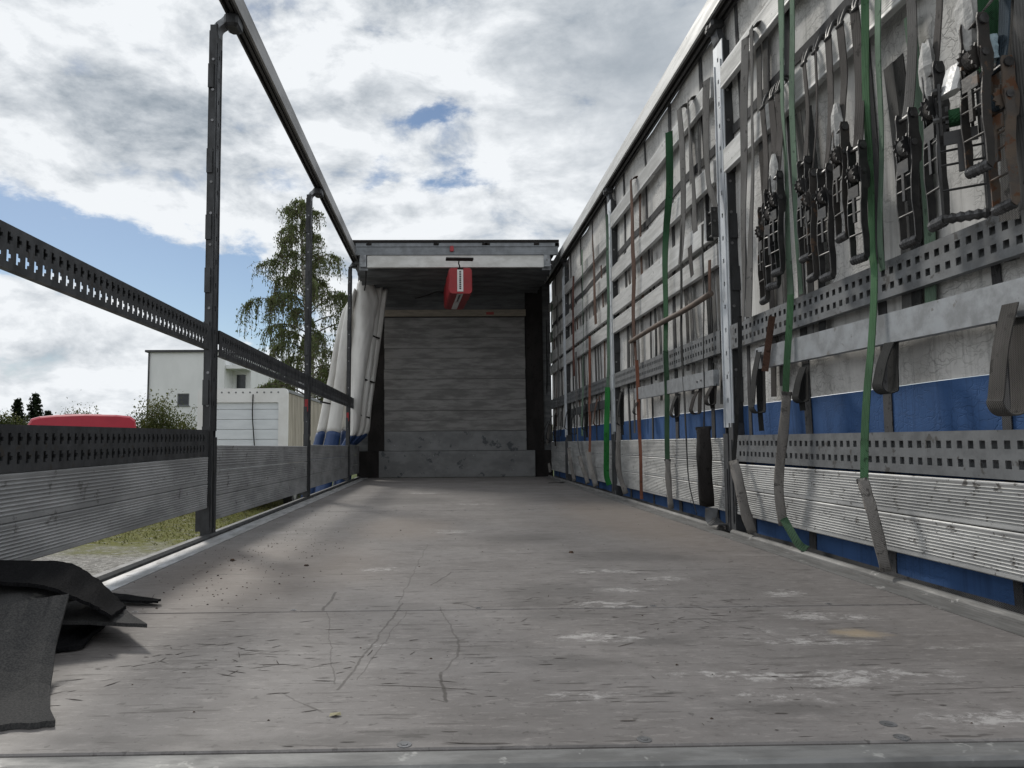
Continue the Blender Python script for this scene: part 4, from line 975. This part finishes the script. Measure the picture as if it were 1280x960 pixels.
# ---------------------------------------------------------------- ratchets
def ratchet_meshes():
    """built at the origin: bolt at z = 0, handle hanging to z = -.36, width along Y, depth along X; wall side is +X"""
    D = {}; hw = .029
    def plate(y, pts, th):
        return MB().loft([[(a, y-th/2, b) for a, b in pts], [(a, y+th/2, b) for a, b in pts]], True, True)
    fr = [(-.014,.018),(.012,.018),(.018,.004),(.017,-.05),(.026,-.085),(.020,-.135),(.004,-.150),(-.010,-.13),(-.020,-.08),(-.016,-.03),(-.018,.004)]
    for i, sg in enumerate((-1, 1)): D['side_plate', i] = (plate(sg*hw, fr, .004), 'ratchet')
    hp = [(.018,-.065),(.020,-.14),(.014,-.20),(.012,-.26),(.016,-.30),(.013,-.362),(.004,-.371),(-.008,-.362),(-.009,-.30),(-.014,-.25),(-.012,-.19),(-.005,-.14),(-.006,-.07)]
    for i, sg in enumerate((-1, 1)): D['handle_bar', i] = (plate(sg*(hw+.006), [(a-.012, b) for a, b in hp], .004), 'ratchet')
    mb = MB()
    gp = [(.0,-.042),(.004,-.036),(.0,-.030),(.004,-.022),(.0,-.014),(.004,-.006),(.0,.002),(.004,.010),(.0,.018),(.004,.026),(.0,.034),(.003,.042)]
    gp = [(g_, y*.82) for g_, y in gp]
    mb.loft([[(-.012+(.0115+g_)*math.cos(a), y, -.363+(.0115+g_)*math.sin(a)) for a in [6.28318*k/10 for k in range(10)]] for g_, y in gp], True, True)
    D['grip', 0] = (mb, 'ratchet_edge')
    for i, (x, zz) in enumerate(((-.020,-.175), (-.022,-.215), (-.020,-.285))):
        mb = MB(); mb.tube([(x,-hw-.004,zz),(x,hw+.004,zz)], .0034, 6); D['crossbar', i] = (mb, 'ratchet')
    for i, sg in enumerate((-1, 1)):
        mb = MB(); mb.disc((-.006, sg*(hw-.010), -.085), 'y', .034, .005, teeth=13, r2=.027); D['gear_wheel', i] = (mb, 'ratchet')
    mb = MB(); mb.tube([(-.006,-hw-.012,-.085),(-.006,hw+.012,-.085)], .010, 8); D['axle', 0] = (mb, 'ratchet_edge')
    mb = MB(); mb.tube([(-.006,-.018,-.085),(-.006,.018,-.085)], .024, 14); D['wound_webbing', 0] = (mb, 'strap')
    mb = MB(); mb.tube([(0,-hw-.006,0),(0,hw+.006,0)], .0075, 8)
    for sg in (-1, 1): mb.disc((0, sg*(hw+.006), 0), 'y', .013, .006, 8)
    D['top_bolt', 0] = (mb, 'ratchet_edge')
    mb = MB(); mb.box(-.024, -.018, -hw+.003, hw-.003, -.165, -.128); mb.box(-.026, -.017, -.006, .006, -.245, -.166); D['release_pawl', 0] = (mb, 'ratchet')
    return D
RD = ratchet_meshes(); RCACHE = {}
def rpart(key, strapcol, steel):
    mb, m = RD[key]
    mt = strapcol if m == 'strap' else ('ratchet_rust' if steel == 'rust' and m == 'ratchet' else 'ratchet_brown' if steel == 'brown' and m == 'ratchet' else m)
    k = (key, mt)
    if k not in RCACHE: RCACHE[k] = mb.mesh(key[0], M[mt], smooth=False)
    o = bpy.data.objects.new(key[0], RCACHE[k]); COL.objects.link(o); return o
for i, (y, z, ln, yh, col, rot, steel, label) in enumerate(RATCHETS):
    wide = i == 10
    x = 1.12 if i in (10, 11) else 1.172
    root = thing('ratchet_strap', label, 'ratchet', (x, y, z), 'ratchet straps on the hook lath', R(rot))
    inv = Matrix.Rotation(-R(rot), 4, 'Z')
    s = ln/.363
    for key in RD:
        o = rpart(key, col, 'brown' if i in (1, 4, 6, 11) else steel); o.parent = root; o.scale = (.85, .88, s) if not wide else (1., 1.3, s)
        if wide and key[0] in ('handle_bar','grip','crossbar'): o.rotation_euler = (0, R(-4), 0)
    ztop = 1.862
    L = lambda p: inv @ (Vector(p) - Vector((x, y, z)))
    pts = [(x-.008, y, z-.006), (x+.004, y, z+.012), (1.19, y+(yh-y)*.25, z+.10), (1.205, y+(yh-y)*.6, (z+ztop)/2), (1.207, yh, ztop-.06), (1.205, yh, ztop-.025)]
    me = MB().ribbon([L(p) for p in smooth_path(pts, 5)], .034 if not wide else .055, .0035, 'y', [.22*math.sin(1.6*k/25+i) for k in range(26)]).mesh('webbing', M[col])
    o = bpy.data.objects.new('webbing', me); COL.objects.link(o); o.parent = root
    # claw hook over the lath
    mb = MB()
    for dy in (-.012, .012):
        mb.tube([L(p) for p in smooth_path([(1.205, yh+dy*.3, ztop-.035), (1.212, yh+dy, ztop-.005), (1.225, yh+dy, ztop+.020), (1.246, yh+dy, ztop+.022), (1.262, yh+dy, ztop+.004), (1.258, yh+dy, ztop-.022)], 3)], .0055, 6)
    mb.tube([L((1.205, yh-.018, ztop-.035)), L((1.205, yh+.018, ztop-.035))], .006, 6)
    o = bpy.data.objects.new('hook', mb.mesh('hook', M['ratchet'])); COL.objects.link(o); o.parent = root
    # wads and tape wraps
    if i in (0, 6, 9, 11):
        rg = random.Random(i); n = 9; rings = []
        for k in range(6):
            zz = z+.10-.036*k; rr_ = (.012,.024,.028,.025,.02,.008)[k]*(1.15 if i > 8 else 1)
            rings.append([L((x+.004+rr_*.6*math.cos(a)*rg.uniform(.8,1.2), y+.024+rr_*math.sin(a)*rg.uniform(.8,1.2), zz+rg.uniform(-.005,.005))) for a in [6.28318*j/n for j in range(n)]])
        o = bpy.data.objects.new('crumpled_wad', MB().loft(rings, True, True).mesh('crumpled_wad', M['wad'])); COL.objects.link(o); o.parent = root
    if i in (10, 12):
        rings = []
        rg = random.Random(i)
        for k in range(7):
            zz = z+.055-.012*k if i == 10 else z+.09-.010*k
            rings.append([L((x+.002+.015*math.cos(a)-.004*k*(i == 10), y+(.034 if i == 10 else .022)*math.sin(a)+rg.uniform(-.002,.002)+(.0 if i == 10 else .028), zz)) for a in [6.28318*j/10 for j in range(10)]])
        o = bpy.data.objects.new('tape_wrap', MB().loft(rings, True, True).mesh('tape_wrap', M['tape' if i == 10 else 'bluetape'])); COL.objects.link(o); o.parent = root
# buckle on the broad grey strap by the post
bk = thing('strap_buckle', 'black steel buckle hanging from a broad grey strap beside the bright post', 'buckle', (1.19, 3.43, 1.56))
for i, sg in enumerate((-1, 1)): MB().bbox(1.165, 1.20, 3.43+sg*.034-.003, 3.43+sg*.034+.003, 1.42, 1.57, .001).build('side_plate', M['ratchet'], bk)
for zz in (1.555, 1.50, 1.435): mb = MB(); mb.tube([(1.18,3.39,zz),(1.18,3.47,zz)], .007, 8); mb.build('crossbar', M['ratchet_edge'], bk)
# fallen strap on the floor near the headboard
mb = MB(); mb.ribbon(smooth_path([(.98,7.8,.005),(1.06,7.78,.012),(1.12,7.85,.004),(1.17,7.95,.006)], 4), .04, .003, 'y')
tag(mb.build('strap_end', M['dark'], loc=(1.06,7.8,0)), 'dark strap end lying on the floor near the third post', 'strap')
mb = MB(); mb.ribbon(smooth_path([(1.20,3.62,.10),(1.19,3.60,.05),(1.205,3.56,.03),(1.215,3.5,.03)], 4), .06, .006, 'c')
tag(mb.build('strap_end', M['galv_dark'], loc=(1.2,3.6,.05)), 'grey folded strap end under the broad black sleeve', 'strap')

# ---------------------------------------------------------------- rubber mats
def mat_piece(near, far, th, mat, label, nu=8, jag=.003, seed=1, sag=0.):
    """sheet lofted between two edge curves (near, far: lists of (x,y,z)), with thickness"""
    A = smooth_path(near, nu); B = smooth_path(far, nu); rg = random.Random(seed); nv = 7
    mb = MB(); top, bot = [], []
    for i in range(len(A)):
        ra, rb = [], []
        for j in range(nv+1):
            p = A[i].lerp(B[i], j/nv) + Vector((rg.uniform(-jag,jag), rg.uniform(-jag,jag), 0))*(1 if j in (0,nv) or i in (0,len(A)-1) else 0)
            q = p.copy(); q.z += .006*math.sin(math.pi*j/nv)*math.sin(i*.9+seed) - sag*math.sin(math.pi*j/nv); q.x -= sag*.45*math.sin(math.pi*j/nv)
            if q.z < th*.5+.001: q.z = th*.5+.001
            ra.append(q+Vector((0,0,th/2))); rb.append(q-Vector((0,0,th/2)))
        top.append(ra); bot.append(rb)
    n = nv+1; m_ = len(top)
    for r_ in top: mb.v += [tuple(p) for p in r_]
    T = n*m_
    for r_ in bot: mb.v += [tuple(p) for p in r_]
    for i in range(m_-1):
        for j in range(nv):
            a = i*n+j; mb.f += [(a, a+n, a+n+1, a+1), (T+a, T+a+1, T+a+n+1, T+a+n)]
    rim = [i for i in range(n)] + [k*n+nv for k in range(1, m_)] + [(m_-1)*n+j for j in reversed(range(nv))] + [k*n for k in reversed(range(1, m_-1))]
    for k in range(len(rim)):
        a, b = rim[k], rim[(k+1) % len(rim)]; mb.f.append((a, b, T+b, T+a))
    o = mb.build('rubber_mat', M[mat], smooth=False, loc=(near[0][0], near[0][1], 0)); return tag(o, label, 'mat', 'rubber mats heaped on the floor')
mat_piece([(-1.10,1.125,.004),(-.95,1.14,.004),(-.81,1.145,.004),(-.735,1.158,.004)], [(-1.12,1.42,.10),(-1.04,1.44,.11),(-.965,1.47,.122),(-.905,1.52,.125)], .009, 'rubber_dusty', 'dusty grey rubber mat bent up from the floor, in front of the heap', seed=1, sag=.045)
mat_piece([(-1.55,1.60,.150),(-1.30,1.60,.152),(-1.09,1.60,.136),(-1.0,1.60,.128),(-.92,1.60,.098),(-.845,1.585,.066)], [(-1.6,1.86,.13),(-1.35,1.84,.146),(-1.15,1.82,.147),(-1.06,1.81,.143),(-.99,1.80,.112),(-.895,1.765,.048)], .008, 'rubber', 'black rubber mat arching over the top of the heap', seed=2)
mat_piece([(-1.4,1.56,.045),(-1.15,1.60,.048),(-.96,1.62,.048),(-.775,1.595,.045)], [(-1.45,1.95,.05),(-1.3,1.95,.06),(-1.1,1.93,.06),(-.93,1.80,.045)], .008, 'rubber_dusty', 'grey rubber mat jutting out with a sharp corner below the black one', seed=3)
mat_piece([(-1.35,1.98,.02),(-1.2,1.99,.025),(-1.05,2.0,.016),(-.905,1.99,.012)], [(-1.35,2.1,.02),(-1.2,2.10,.025),(-1.05,2.08,.015),(-.91,2.02,.010)], .006, 'rubber', 'narrow black rubber strip poking out behind the heap', seed=4)
mat_piece([(-1.45,1.50,.012),(-1.2,1.52,.008),(-.98,1.54,.008),(-.90,1.58,.008)], [(-1.45,1.9,.012),(-1.2,1.9,.01),(-1.0,1.86,.01),(-.93,1.74,.01)], .008, 'rubber', 'black rubber mat lying flat at the bottom of the heap', seed=5)
mat_piece([(-1.5,1.42,.06),(-1.25,1.44,.08),(-1.06,1.47,.085),(-.98,1.50,.08)], [(-1.5,1.66,.11),(-1.25,1.66,.125),(-1.05,1.66,.115),(-.95,1.64,.095)], .007, 'rubber_dusty', 'grey rubber mat wedged between the front mat and the arching one', seed=6)
# ---------------------------------------------------------------- vegetation
def leaf_mat(name, c1, c2, c3):
    m = bpy.data.materials.new(name); m.use_nodes = True
    t = m.node_tree; b = t.nodes['Principled BSDF']; q = NG(t)
    pos = q.n('ShaderNodeNewGeometry').outputs['Position']
    c = q.mix(q.ramp(q.noise(pos, 1.1, 3, .6), .38, .62), c1, c2)
    c = q.mix(q.ramp(q.noise(pos, 30., 2, .5), .5, .7), c, c3)
    t.links.new(c, b.inputs['Base Color']); b.inputs['Roughness'].default_value = .6
    b.inputs['Specular IOR Level'].default_value = .3
    tr = q.n('ShaderNodeBsdfTranslucent'); t.links.new(c, tr.inputs[0])
    mx = q.n('ShaderNodeMixShader'); mx.inputs[0].default_value = .42
    t.links.new(b.outputs[0], mx.inputs[1]); t.links.new(tr.outputs[0], mx.inputs[2])
    t.links.new(mx.outputs[0], t.nodes['Material Output'].inputs[0])
    return m
M['birch_leaf'] = leaf_mat('birch leaves', (.095,.135,.05), (.135,.165,.065), (.18,.18,.08))
M['bush_leaf'] = leaf_mat('bush leaves', (.060,.085,.022), (.10,.11,.03), (.13,.12,.05))
M['fir'] = leaf_mat('fir needles', (.018,.030,.014), (.026,.040,.018), (.03,.04,.02))
M['hedge_leaf'] = leaf_mat('hedge leaves', (.045,.065,.02), (.07,.085,.026), (.09,.085,.03))
M['bark_birch'] = pmat('birch bark', (.52,.50,.46), (.09,.08,.07), 5, (1,1,4), .8, contrast=(.5,.62))
M['bark'] = pmat('brown bark', (.10,.075,.055), (.06,.045,.035), 8, (1,1,.4), .9)
def leaf(mb, p, s, rg, hang=.0):
    a = rg.uniform(0, 6.283); t = rg.uniform(-.9, .9)
    u = Vector((math.cos(a), math.sin(a), t*.6)).normalized(); w = Vector((-math.sin(a)*.5, math.cos(a)*.5, -1 if hang else rg.uniform(-1,1))).normalized()
    b = len(mb.v); s2 = s*.55
    mb.v += [tuple(p-w*s), tuple(p+u*s2), tuple(p+w*s), tuple(p-u*s2)]; mb.f.append((b,b+1,b+2,b+3))
def birch(loc, H, label, seed=4):
    rg = random.Random(seed); X, Y, Z = loc
    root = thing('birch_tree', label, 'tree', loc)
    mb = MB(); tr = [(X+.25*math.sin(k*.5), Y+.12*math.sin(k*.9), Z+H*k/10) for k in range(11)]
    mb.tube(tr, [.22*(1-k/10.6)+.01 for k in range(11)], 9); mb.build('trunk', M['bark_birch'], root, smooth=True)
    br = MB(); lv = MB()
    tp = lambda t: Vector(tr[min(9, int(t*10))]).lerp(Vector(tr[min(10, int(t*10)+1)]), t*10-int(t*10))
    for k in range(60):
        t = .16+.82*(k/59)**.85; p = tp(min(t, .999)); a = k*2.4+rg.uniform(-.4,.4)
        ln = (3.1*(1-t)**.62+.30)*rg.uniform(.4,1.2)*(1.0 if t < .8 else .8)
        if t < .4: ln *= .92
        d = Vector((math.cos(a), math.sin(a), 0)); rise = rg.uniform(.5,1.0)*(1.0 if t > .35 else .5)
        pts = [p, p+d*ln*.4+Vector((0,0,ln*.36*rise)), p+d*ln*.78+Vector((0,0,ln*.45*rise)), p+d*ln+Vector((0,0,ln*.25*rise))]
        P = smooth_path([tuple(q) for q in pts], 5); br.tube(P, [.045*(1-.055*i)*(1.1-t*.7) for i in range(len(P))], 5, False)
        nt_ = int(11+9*ln*(1.15-t*.45))
        for j in range(int(nt_*2.1)):
            q0 = P[min(len(P)-1, int(rg.uniform(.18,1)**.8*(len(P)-1)+.5))]
            hang = rg.uniform(.4, 2.0)*(1.05-.62*t)
            sx, sy = rg.gauss(0,.2), rg.gauss(0,.2)
            tw = smooth_path([tuple(q0), (q0.x+sx*.6+d.x*.12, q0.y+sy*.6+d.y*.12, q0.z-hang*.25), (q0.x+sx+d.x*.15, q0.y+sy+d.y*.15, q0.z-hang)], 4)
            br.tube(tw, .006, 3, False)
            for i in range(int(6+15*hang)):
                f = rg.random()**.8; s_ = tw[min(len(tw)-1, int(f*(len(tw)-1)+.5))]
                leaf(lv, s_+Vector((rg.gauss(0,.035), rg.gauss(0,.035), rg.gauss(0,.06))), rg.uniform(.034,.062), rg, 1)
    br.build('branches', M['bark'], root); lv.build('crown', M['birch_leaf'], root)
    print('birch leaves', len(lv.f))
    return root
birch((-5.95, 30.0, -1.2), 12.2, 'tall weeping birch standing behind the white box truck')
def bush(loc, rx, ry, h, n, label, seed, mat='bush_leaf', name='bush', ls=.05, whips=10, group=None):
    rg = random.Random(seed); X, Y, Z = loc; root = thing(name, label, 'bush', loc, group)
    br = MB(); lv = MB(); tips = []
    for k in range(26):
        a = rg.uniform(0,6.283); r_ = rg.uniform(.1,1.)**.6; top = Vector((X+rx*r_*math.cos(a), Y+ry*r_*math.sin(a), Z+h*rg.uniform(.55,1.0)*(1.08-.4*r_*r_)))
        b = Vector((X+.2*rx*math.cos(a), Y+.2*ry*math.sin(a), Z)); mid = b.lerp(top, .55)+Vector((0,0,h*.12))
        P = smooth_path([tuple(b), tuple(mid), tuple(top)], 6); br.tube(P, [.025*(1-.06*i) for i in range(len(P))], 4, False); tips.append(P)
    for k in range(whips):
        P = tips[k % len(tips)]; e = P[-1]; d = Vector((rg.uniform(-1,1), rg.uniform(-.5,.5), rg.uniform(.3,1.1)))*h*.22
        Q = smooth_path([tuple(e), tuple(e+d*.6), tuple(e+d+Vector((0,0,-.1*h*rg.random())))], 4); br.tube(Q, .006, 3, False); tips.append(Q)
        for i in range(26): leaf(lv, Q[rg.randrange(len(Q))]+Vector((rg.gauss(0,.05), rg.gauss(0,.05), rg.gauss(0,.05))), ls*rg.uniform(.6,1), rg)
    for i in range(n):
        P = tips[rg.randrange(26)]; q = P[min(len(P)-1, int(len(P)*(.35+.65*rg.random())))]
        s_ = .075*h; leaf(lv, q+Vector((rg.gauss(0,s_*1.1), rg.gauss(0,s_), rg.gauss(0,s_*.9))), ls*rg.uniform(.6,1.2), rg)
    br.build('stems', M['bark'], root); lv.build('crown', M[mat], root); return root
bush((-9.45, 24., -1.2), 1.15, .9, 3.15, 22000, 'loose green bush between the red van and the white box truck', 3, ls=.045)
bush((-17.2, 34., -1.2), .9, .8, 3.6, 3000, 'small sparse shrub rising behind the red van roof', 8, ls=.06, whips=3)
bush((-34.4, 56., -1.2), 2.6, 1.5, 4.4, 9000, 'olive green shrub standing before the dark firs', 9, ls=.10, whips=4)
def fir(loc, H, rad, label, seed):
    rg = random.Random(seed); X, Y, Z = loc; root = thing('fir_tree', label, 'tree', loc, 'dark firs behind the red van')
    mb = MB(); mb.tube([(X,Y,Z),(X,Y,Z+H*.6),(X,Y,Z+H)], [.14,.08,.01], 7); mb.build('trunk', M['bark'], root)
    lv = MB(); z = .10
    while z < .99:
        r_ = rad*(1-z)**.8+.07; n = max(5, int(9*(1-z)+5)); a0 = rg.uniform(0,6)
        for k in range(n):
            a = a0+6.283*k/n+rg.uniform(-.2,.2); ln = r_*rg.uniform(.6,1.15); d = Vector((math.cos(a), math.sin(a), 0)); p0 = Vector((X,Y,Z+H*z))
            for j in range(int(14+ln*42)):
                f = rg.random(); p = p0+d*ln*f+Vector((0,0,-.34*ln*f+.14*ln*f*f))
                w = .20*(1-f*.6); leaf(lv, p+Vector((rg.gauss(0,w*.5), rg.gauss(0,w*.5), rg.gauss(0,.05))), rg.uniform(.09,.19), rg)
        z += .045
    lv.build('crown', M['fir'], root)
for i, (x, y, H, r_, lb_) in enumerate(((-33.9,60,6.2,1.9,'dark fir with the tallest tip, closest to the red van'), (-35.9,61,5.8,1.7,'dark fir standing second from the red van'), (-37.4,58,6.0,2.0,'dark fir farthest from the red van'), (-35.0,64,4.9,2.0,'short dark fir half hidden between two taller ones'))):
    fir((x, y, -1.2), H, r_, lb_, 20+i)
# far hedge closing the yard
lv = MB(); rg = random.Random(31)
for i in range(14000):
    x = rg.uniform(-110, 70); y = 78+rg.uniform(-1.5,1.5)+.03*abs(x); h = 2.5+.7*math.sin(x*.21)+.5*math.sin(x*.53+1)+.3*math.sin(x*1.3)
    leaf(lv, Vector((x, y, -1.2+h*rg.random()**.6)), rg.uniform(.22,.42), rg)
tag(lv.build('hedge', M['hedge_leaf']), 'far green hedge line closing the yard', 'hedge', kind='stuff')

# ---------------------------------------------------------------- white house
M['render'] = pmat('white render wall', (.80,.81,.81), (.74,.75,.75), 1.2, (1,1,.4), .85, bump=.05)
M['fascia'] = pmat('dark roof edge', (.05,.05,.055), rough=.5)
M['pane'] = pmat('dark window glass', (.03,.035,.04), rough=.12)
M['frame'] = pmat('grey window frame', (.16,.17,.18), rough=.5)
hs = thing('house', 'white rendered flat roofed house with dark roof edge beyond the yard', 'house', (-14.0, 44., -1.2))
HX0, HX1 = -16.55, -12.35
mb = MB(); mb.box(HX0, -14.90, 40., 49., -1.2, 5.62); mb.box(-14.24, HX1, 40., 49., -1.2, 5.62); mb.box(-14.8995, -14.2405, 40., 49., -1.2, 2.65); mb.box(-14.8995, -14.2405, 40., 49., 3.32, 5.62); mb.box(-14.8995, -14.2405, 40.3, 49., 2.6505, 3.3195)
mb.build('wall', M['render'], hs)
mb = MB(); mb.box(HX1+.002, -11.3, 41.6, 49., -1.2, 5.62); mb.build('wing_wall', M['render'], hs)
mb = MB(); mb.box(HX0-.14, HX1+.05, 39.86, 49.1, 5.622, 5.74); mb.build('roof_edge', M['fascia'], hs)
mb = MB(); mb.box(HX1+.052, -11.2, 41.3, 49.1, 5.622, 5.74); mb.build('roof_edge', M['fascia'], hs)
mb = MB(); mb.tube([(HX0+.06,39.94,5.6),(HX0+.06,39.94,-1.2)], .045, 8); mb.build('downpipe', M['fascia'], hs)
wn = MB().box(-14.9, -14.24, 40.03, 40.08, 2.65, 2.70).box(-14.9, -14.24, 40.03, 40.08, 3.27, 3.32).box(-14.9, -14.84, 40.03, 40.08, 2.7005, 3.2695).box(-14.30, -14.24, 40.03, 40.08, 2.7005, 3.2695).build('window', M['frame'], hs)
MB().box(-14.839, -14.301, 40.05, 40.06, 2.701, 3.269).build('pane', M['pane'], wn)
MB().box(-14.95, -14.19, 39.95, 40.02, 2.60, 2.648).build('sill', M['frame'], wn)
bl = MB().box(HX1+.002, -11.3, 40.2, 41.59, 4.72, 4.92).build('balcony', M['render'], hs)
MB().box(-12.1, -11.6, 41.56, 41.598, 3.7, 4.5).build('pane', M['pane'], bl)

# ---------------------------------------------------------------- white box truck (its rear faces the trailer)
M['truck_white'] = pmat('white truck paint', (.74,.74,.735), (.66,.655,.64), 2., (1,1,1), .45)
M['truck_door'] = pmat('pale roller door', (.66,.69,.72), (.60,.63,.66), 2., (1,1,4), .45)
M['truck_side'] = pmat('weathered beige side panel', (.50,.46,.39), (.36,.325,.27), 1.6, (1,1.6,.3), .7)
M['tyre'] = pmat('tyre', (.02,.02,.021), rough=.85)
M['rim'] = pmat('wheel rim', (.35,.35,.36), rough=.4, metal=.6)
bt = thing('box_truck', 'white box truck with roller shutter door parked in the yard', 'truck', (-5.15, 20.5, -1.2))
TX0, TX1, TY, TY2, ZT, ZB = -6.25, -4.07, 18.0, 24.2, 1.83, -.45
MB().box(TX0+.02, TX1-.02, TY+.12, TY2, ZB, ZT-.06).build('cargo_box', M['truck_side'], bt)
def frame_ring():
    mb = MB(); o, i_ = [], []
    def arc(x0, x1, z0, z1, r_):
        L = [(x0, z0), (x1, z0)]
        L += [(x1-r_+r_*math.cos(a), z1-r_+r_*math.sin(a)) for a in [math.pi/2*k/5 for k in range(6)]]
        L += [(x0+r_-r_*math.sin(a), z1-r_+r_*math.cos(a)) for a in [math.pi/2*k/5 for k in range(6)]]
        return L
    o = arc(TX0-.02, TX1+.02, ZB-.05, ZT+.02, .10); i_ = arc(TX0+.20, TX1-.20, ZB+.02, ZT-.33, .04)
    rings = [[(x, TY+.14, z) for x, z in o], [(x, TY, z) for x, z in o], [(x, TY, z) for x, z in i_], [(x, TY+.14, z) for x, z in i_]]
    return mb.loft(rings, True, False)
frame_ring().build('rear_frame', M['truck_white'], bt)
for k in range(11): MB().disc((TX0+.22+.175*k, TY-.004, ZT-.08), 'y', .022, .008, 8).build('marker', M['frame'], bt)
zz = ZB+.03
k = 0
while zz < ZT-.36:
    MB().bbox(TX0+.195, TX1-.195, TY+.05, TY+.10, zz, zz+.243, .008).build('door_slat', M['truck_door'], bt); zz += .25; k += 1
mb = MB(); mb.tube(smooth_path([(-4.90,TY-.02,1.70),(-4.91,TY-.015,1.2),(-4.88,TY-.015,.8),(-4.84,TY-.015,.35),(-4.80,TY-.015,.0)],5), .014, 6); mb.build('pull_rope', M['black'], bt)
for k in range(30): MB().box(TX1-.0195, TX1-.008, TY+.2+.2*k, TY+.225+.2*k, ZB+.05, ZT-.10).build('side_rib', M['truck_side'], bt)
MB().box(TX1-.03, TX1+.01, TY+.141, TY2, ZT-.075, ZT+.0).build('roof_edge', M['frame'], bt)
MB().box(TX0-.01, TX1-.031, TY+.141, TY2, ZT-.055, ZT+.01).build('roof_panel', M['truck_white'], bt)
MB().box(TX0+.1, TX1-.1, TY+.05, TY2+1.9, ZB-.25, ZB-.06).build('chassis', M['post_low'], bt)
MB().bbox(TX0+.05, TX1-.05, TY-.05, TY+.06, ZB-.40, ZB-.28, .01).build('bumper', M['post_low'], bt)
mb = MB(); mb.prism([(TY2+.15,-.75),(TY2+1.9,-.75),(TY2+2.0,-.1),(TY2+1.75,.25),(TY2+1.4,1.0),(TY2+.15,1.05)], 'x', TX0+.15, TX1-.15); mb.build('cab', M['truck_white'], bt)
for x in (TX0+.22, TX1-.22):
    for y in (TY+1.6, TY2+.9):
        w = MB().disc((x, y, -1.2+.40), 'x', .40, .24, 28).build('wheel', M['tyre'], bt); MB().disc((x, y, -.8), 'x', .23, .25, 18).build('rim', M['rim'], w)

# ---------------------------------------------------------------- red van
M['van_red'] = pmat('red van paint', (.42,.022,.045), (.38,.018,.04), 3., rough=.28)
vn = thing('van', 'red van with rounded high roof parked beyond the open side', 'van', (-8.57, 18.6, -1.2))
prof = [(-1.27,-.85),(1.27,-.85),(1.28,.1),(1.27,.80),(1.22,1.08),(1.10,1.165),(.75,1.195),(.0,1.20),(-.6,1.175),(-.98,1.135),(-1.16,1.08),(-1.235,.93),(-1.28,.65),(-1.28,.1)]
rings = []
for y, sx, dz in ((17.0,.965,-.05),(17.06,.99,-.015),(17.25,1.,0),(18.2,1.,.015),(19.6,1.,.02),(20.4,.99,0.),(20.6,.96,-.06)):
    rings.append([(-8.57+a*sx, y, (z+dz if z > .3 else z)) for a, z in prof])
MB().loft(rings, True, True).build('body', M['van_red'], vn, smooth=False)
for x in (-9.15, -8.0): MB().bbox(x-.45, x+.45, 16.975, 16.998, .30, .85, .006).build('rear_window', M['pane'], vn)
mb = MB(); mb.box(-9.0,-8.15,17.5,20.1,1.205,1.212); mb.build('roof_rib', M['van_red'], vn)
mb = MB(); mb.tube([(-9.02,18.2,1.2),(-8.98,18.3,1.42)], .004, 5); mb.build('antenna', M['black'], vn)
for x in (-9.72, -7.42): MB().bbox(x-.07, x+.07, 16.97, 16.998, -.3, .2, .006).build('tail_light', M['red_lamp'], vn)
for x in (-9.62, -7.52):
    for y in (17.8, 19.9):
        w = MB().disc((x, y, -.87), 'x', .33, .22, 26).build('wheel', M['tyre'], vn); MB().disc((x, y, -.87), 'x', .20, .23, 16).build('rim', M['rim'], w)

# turned end-on to the trailer
vn.rotation_euler = (0, 0, R(27)); vn.location = (-9.30, 18.43, -1.2); vn.scale = (.92, 1, 1)
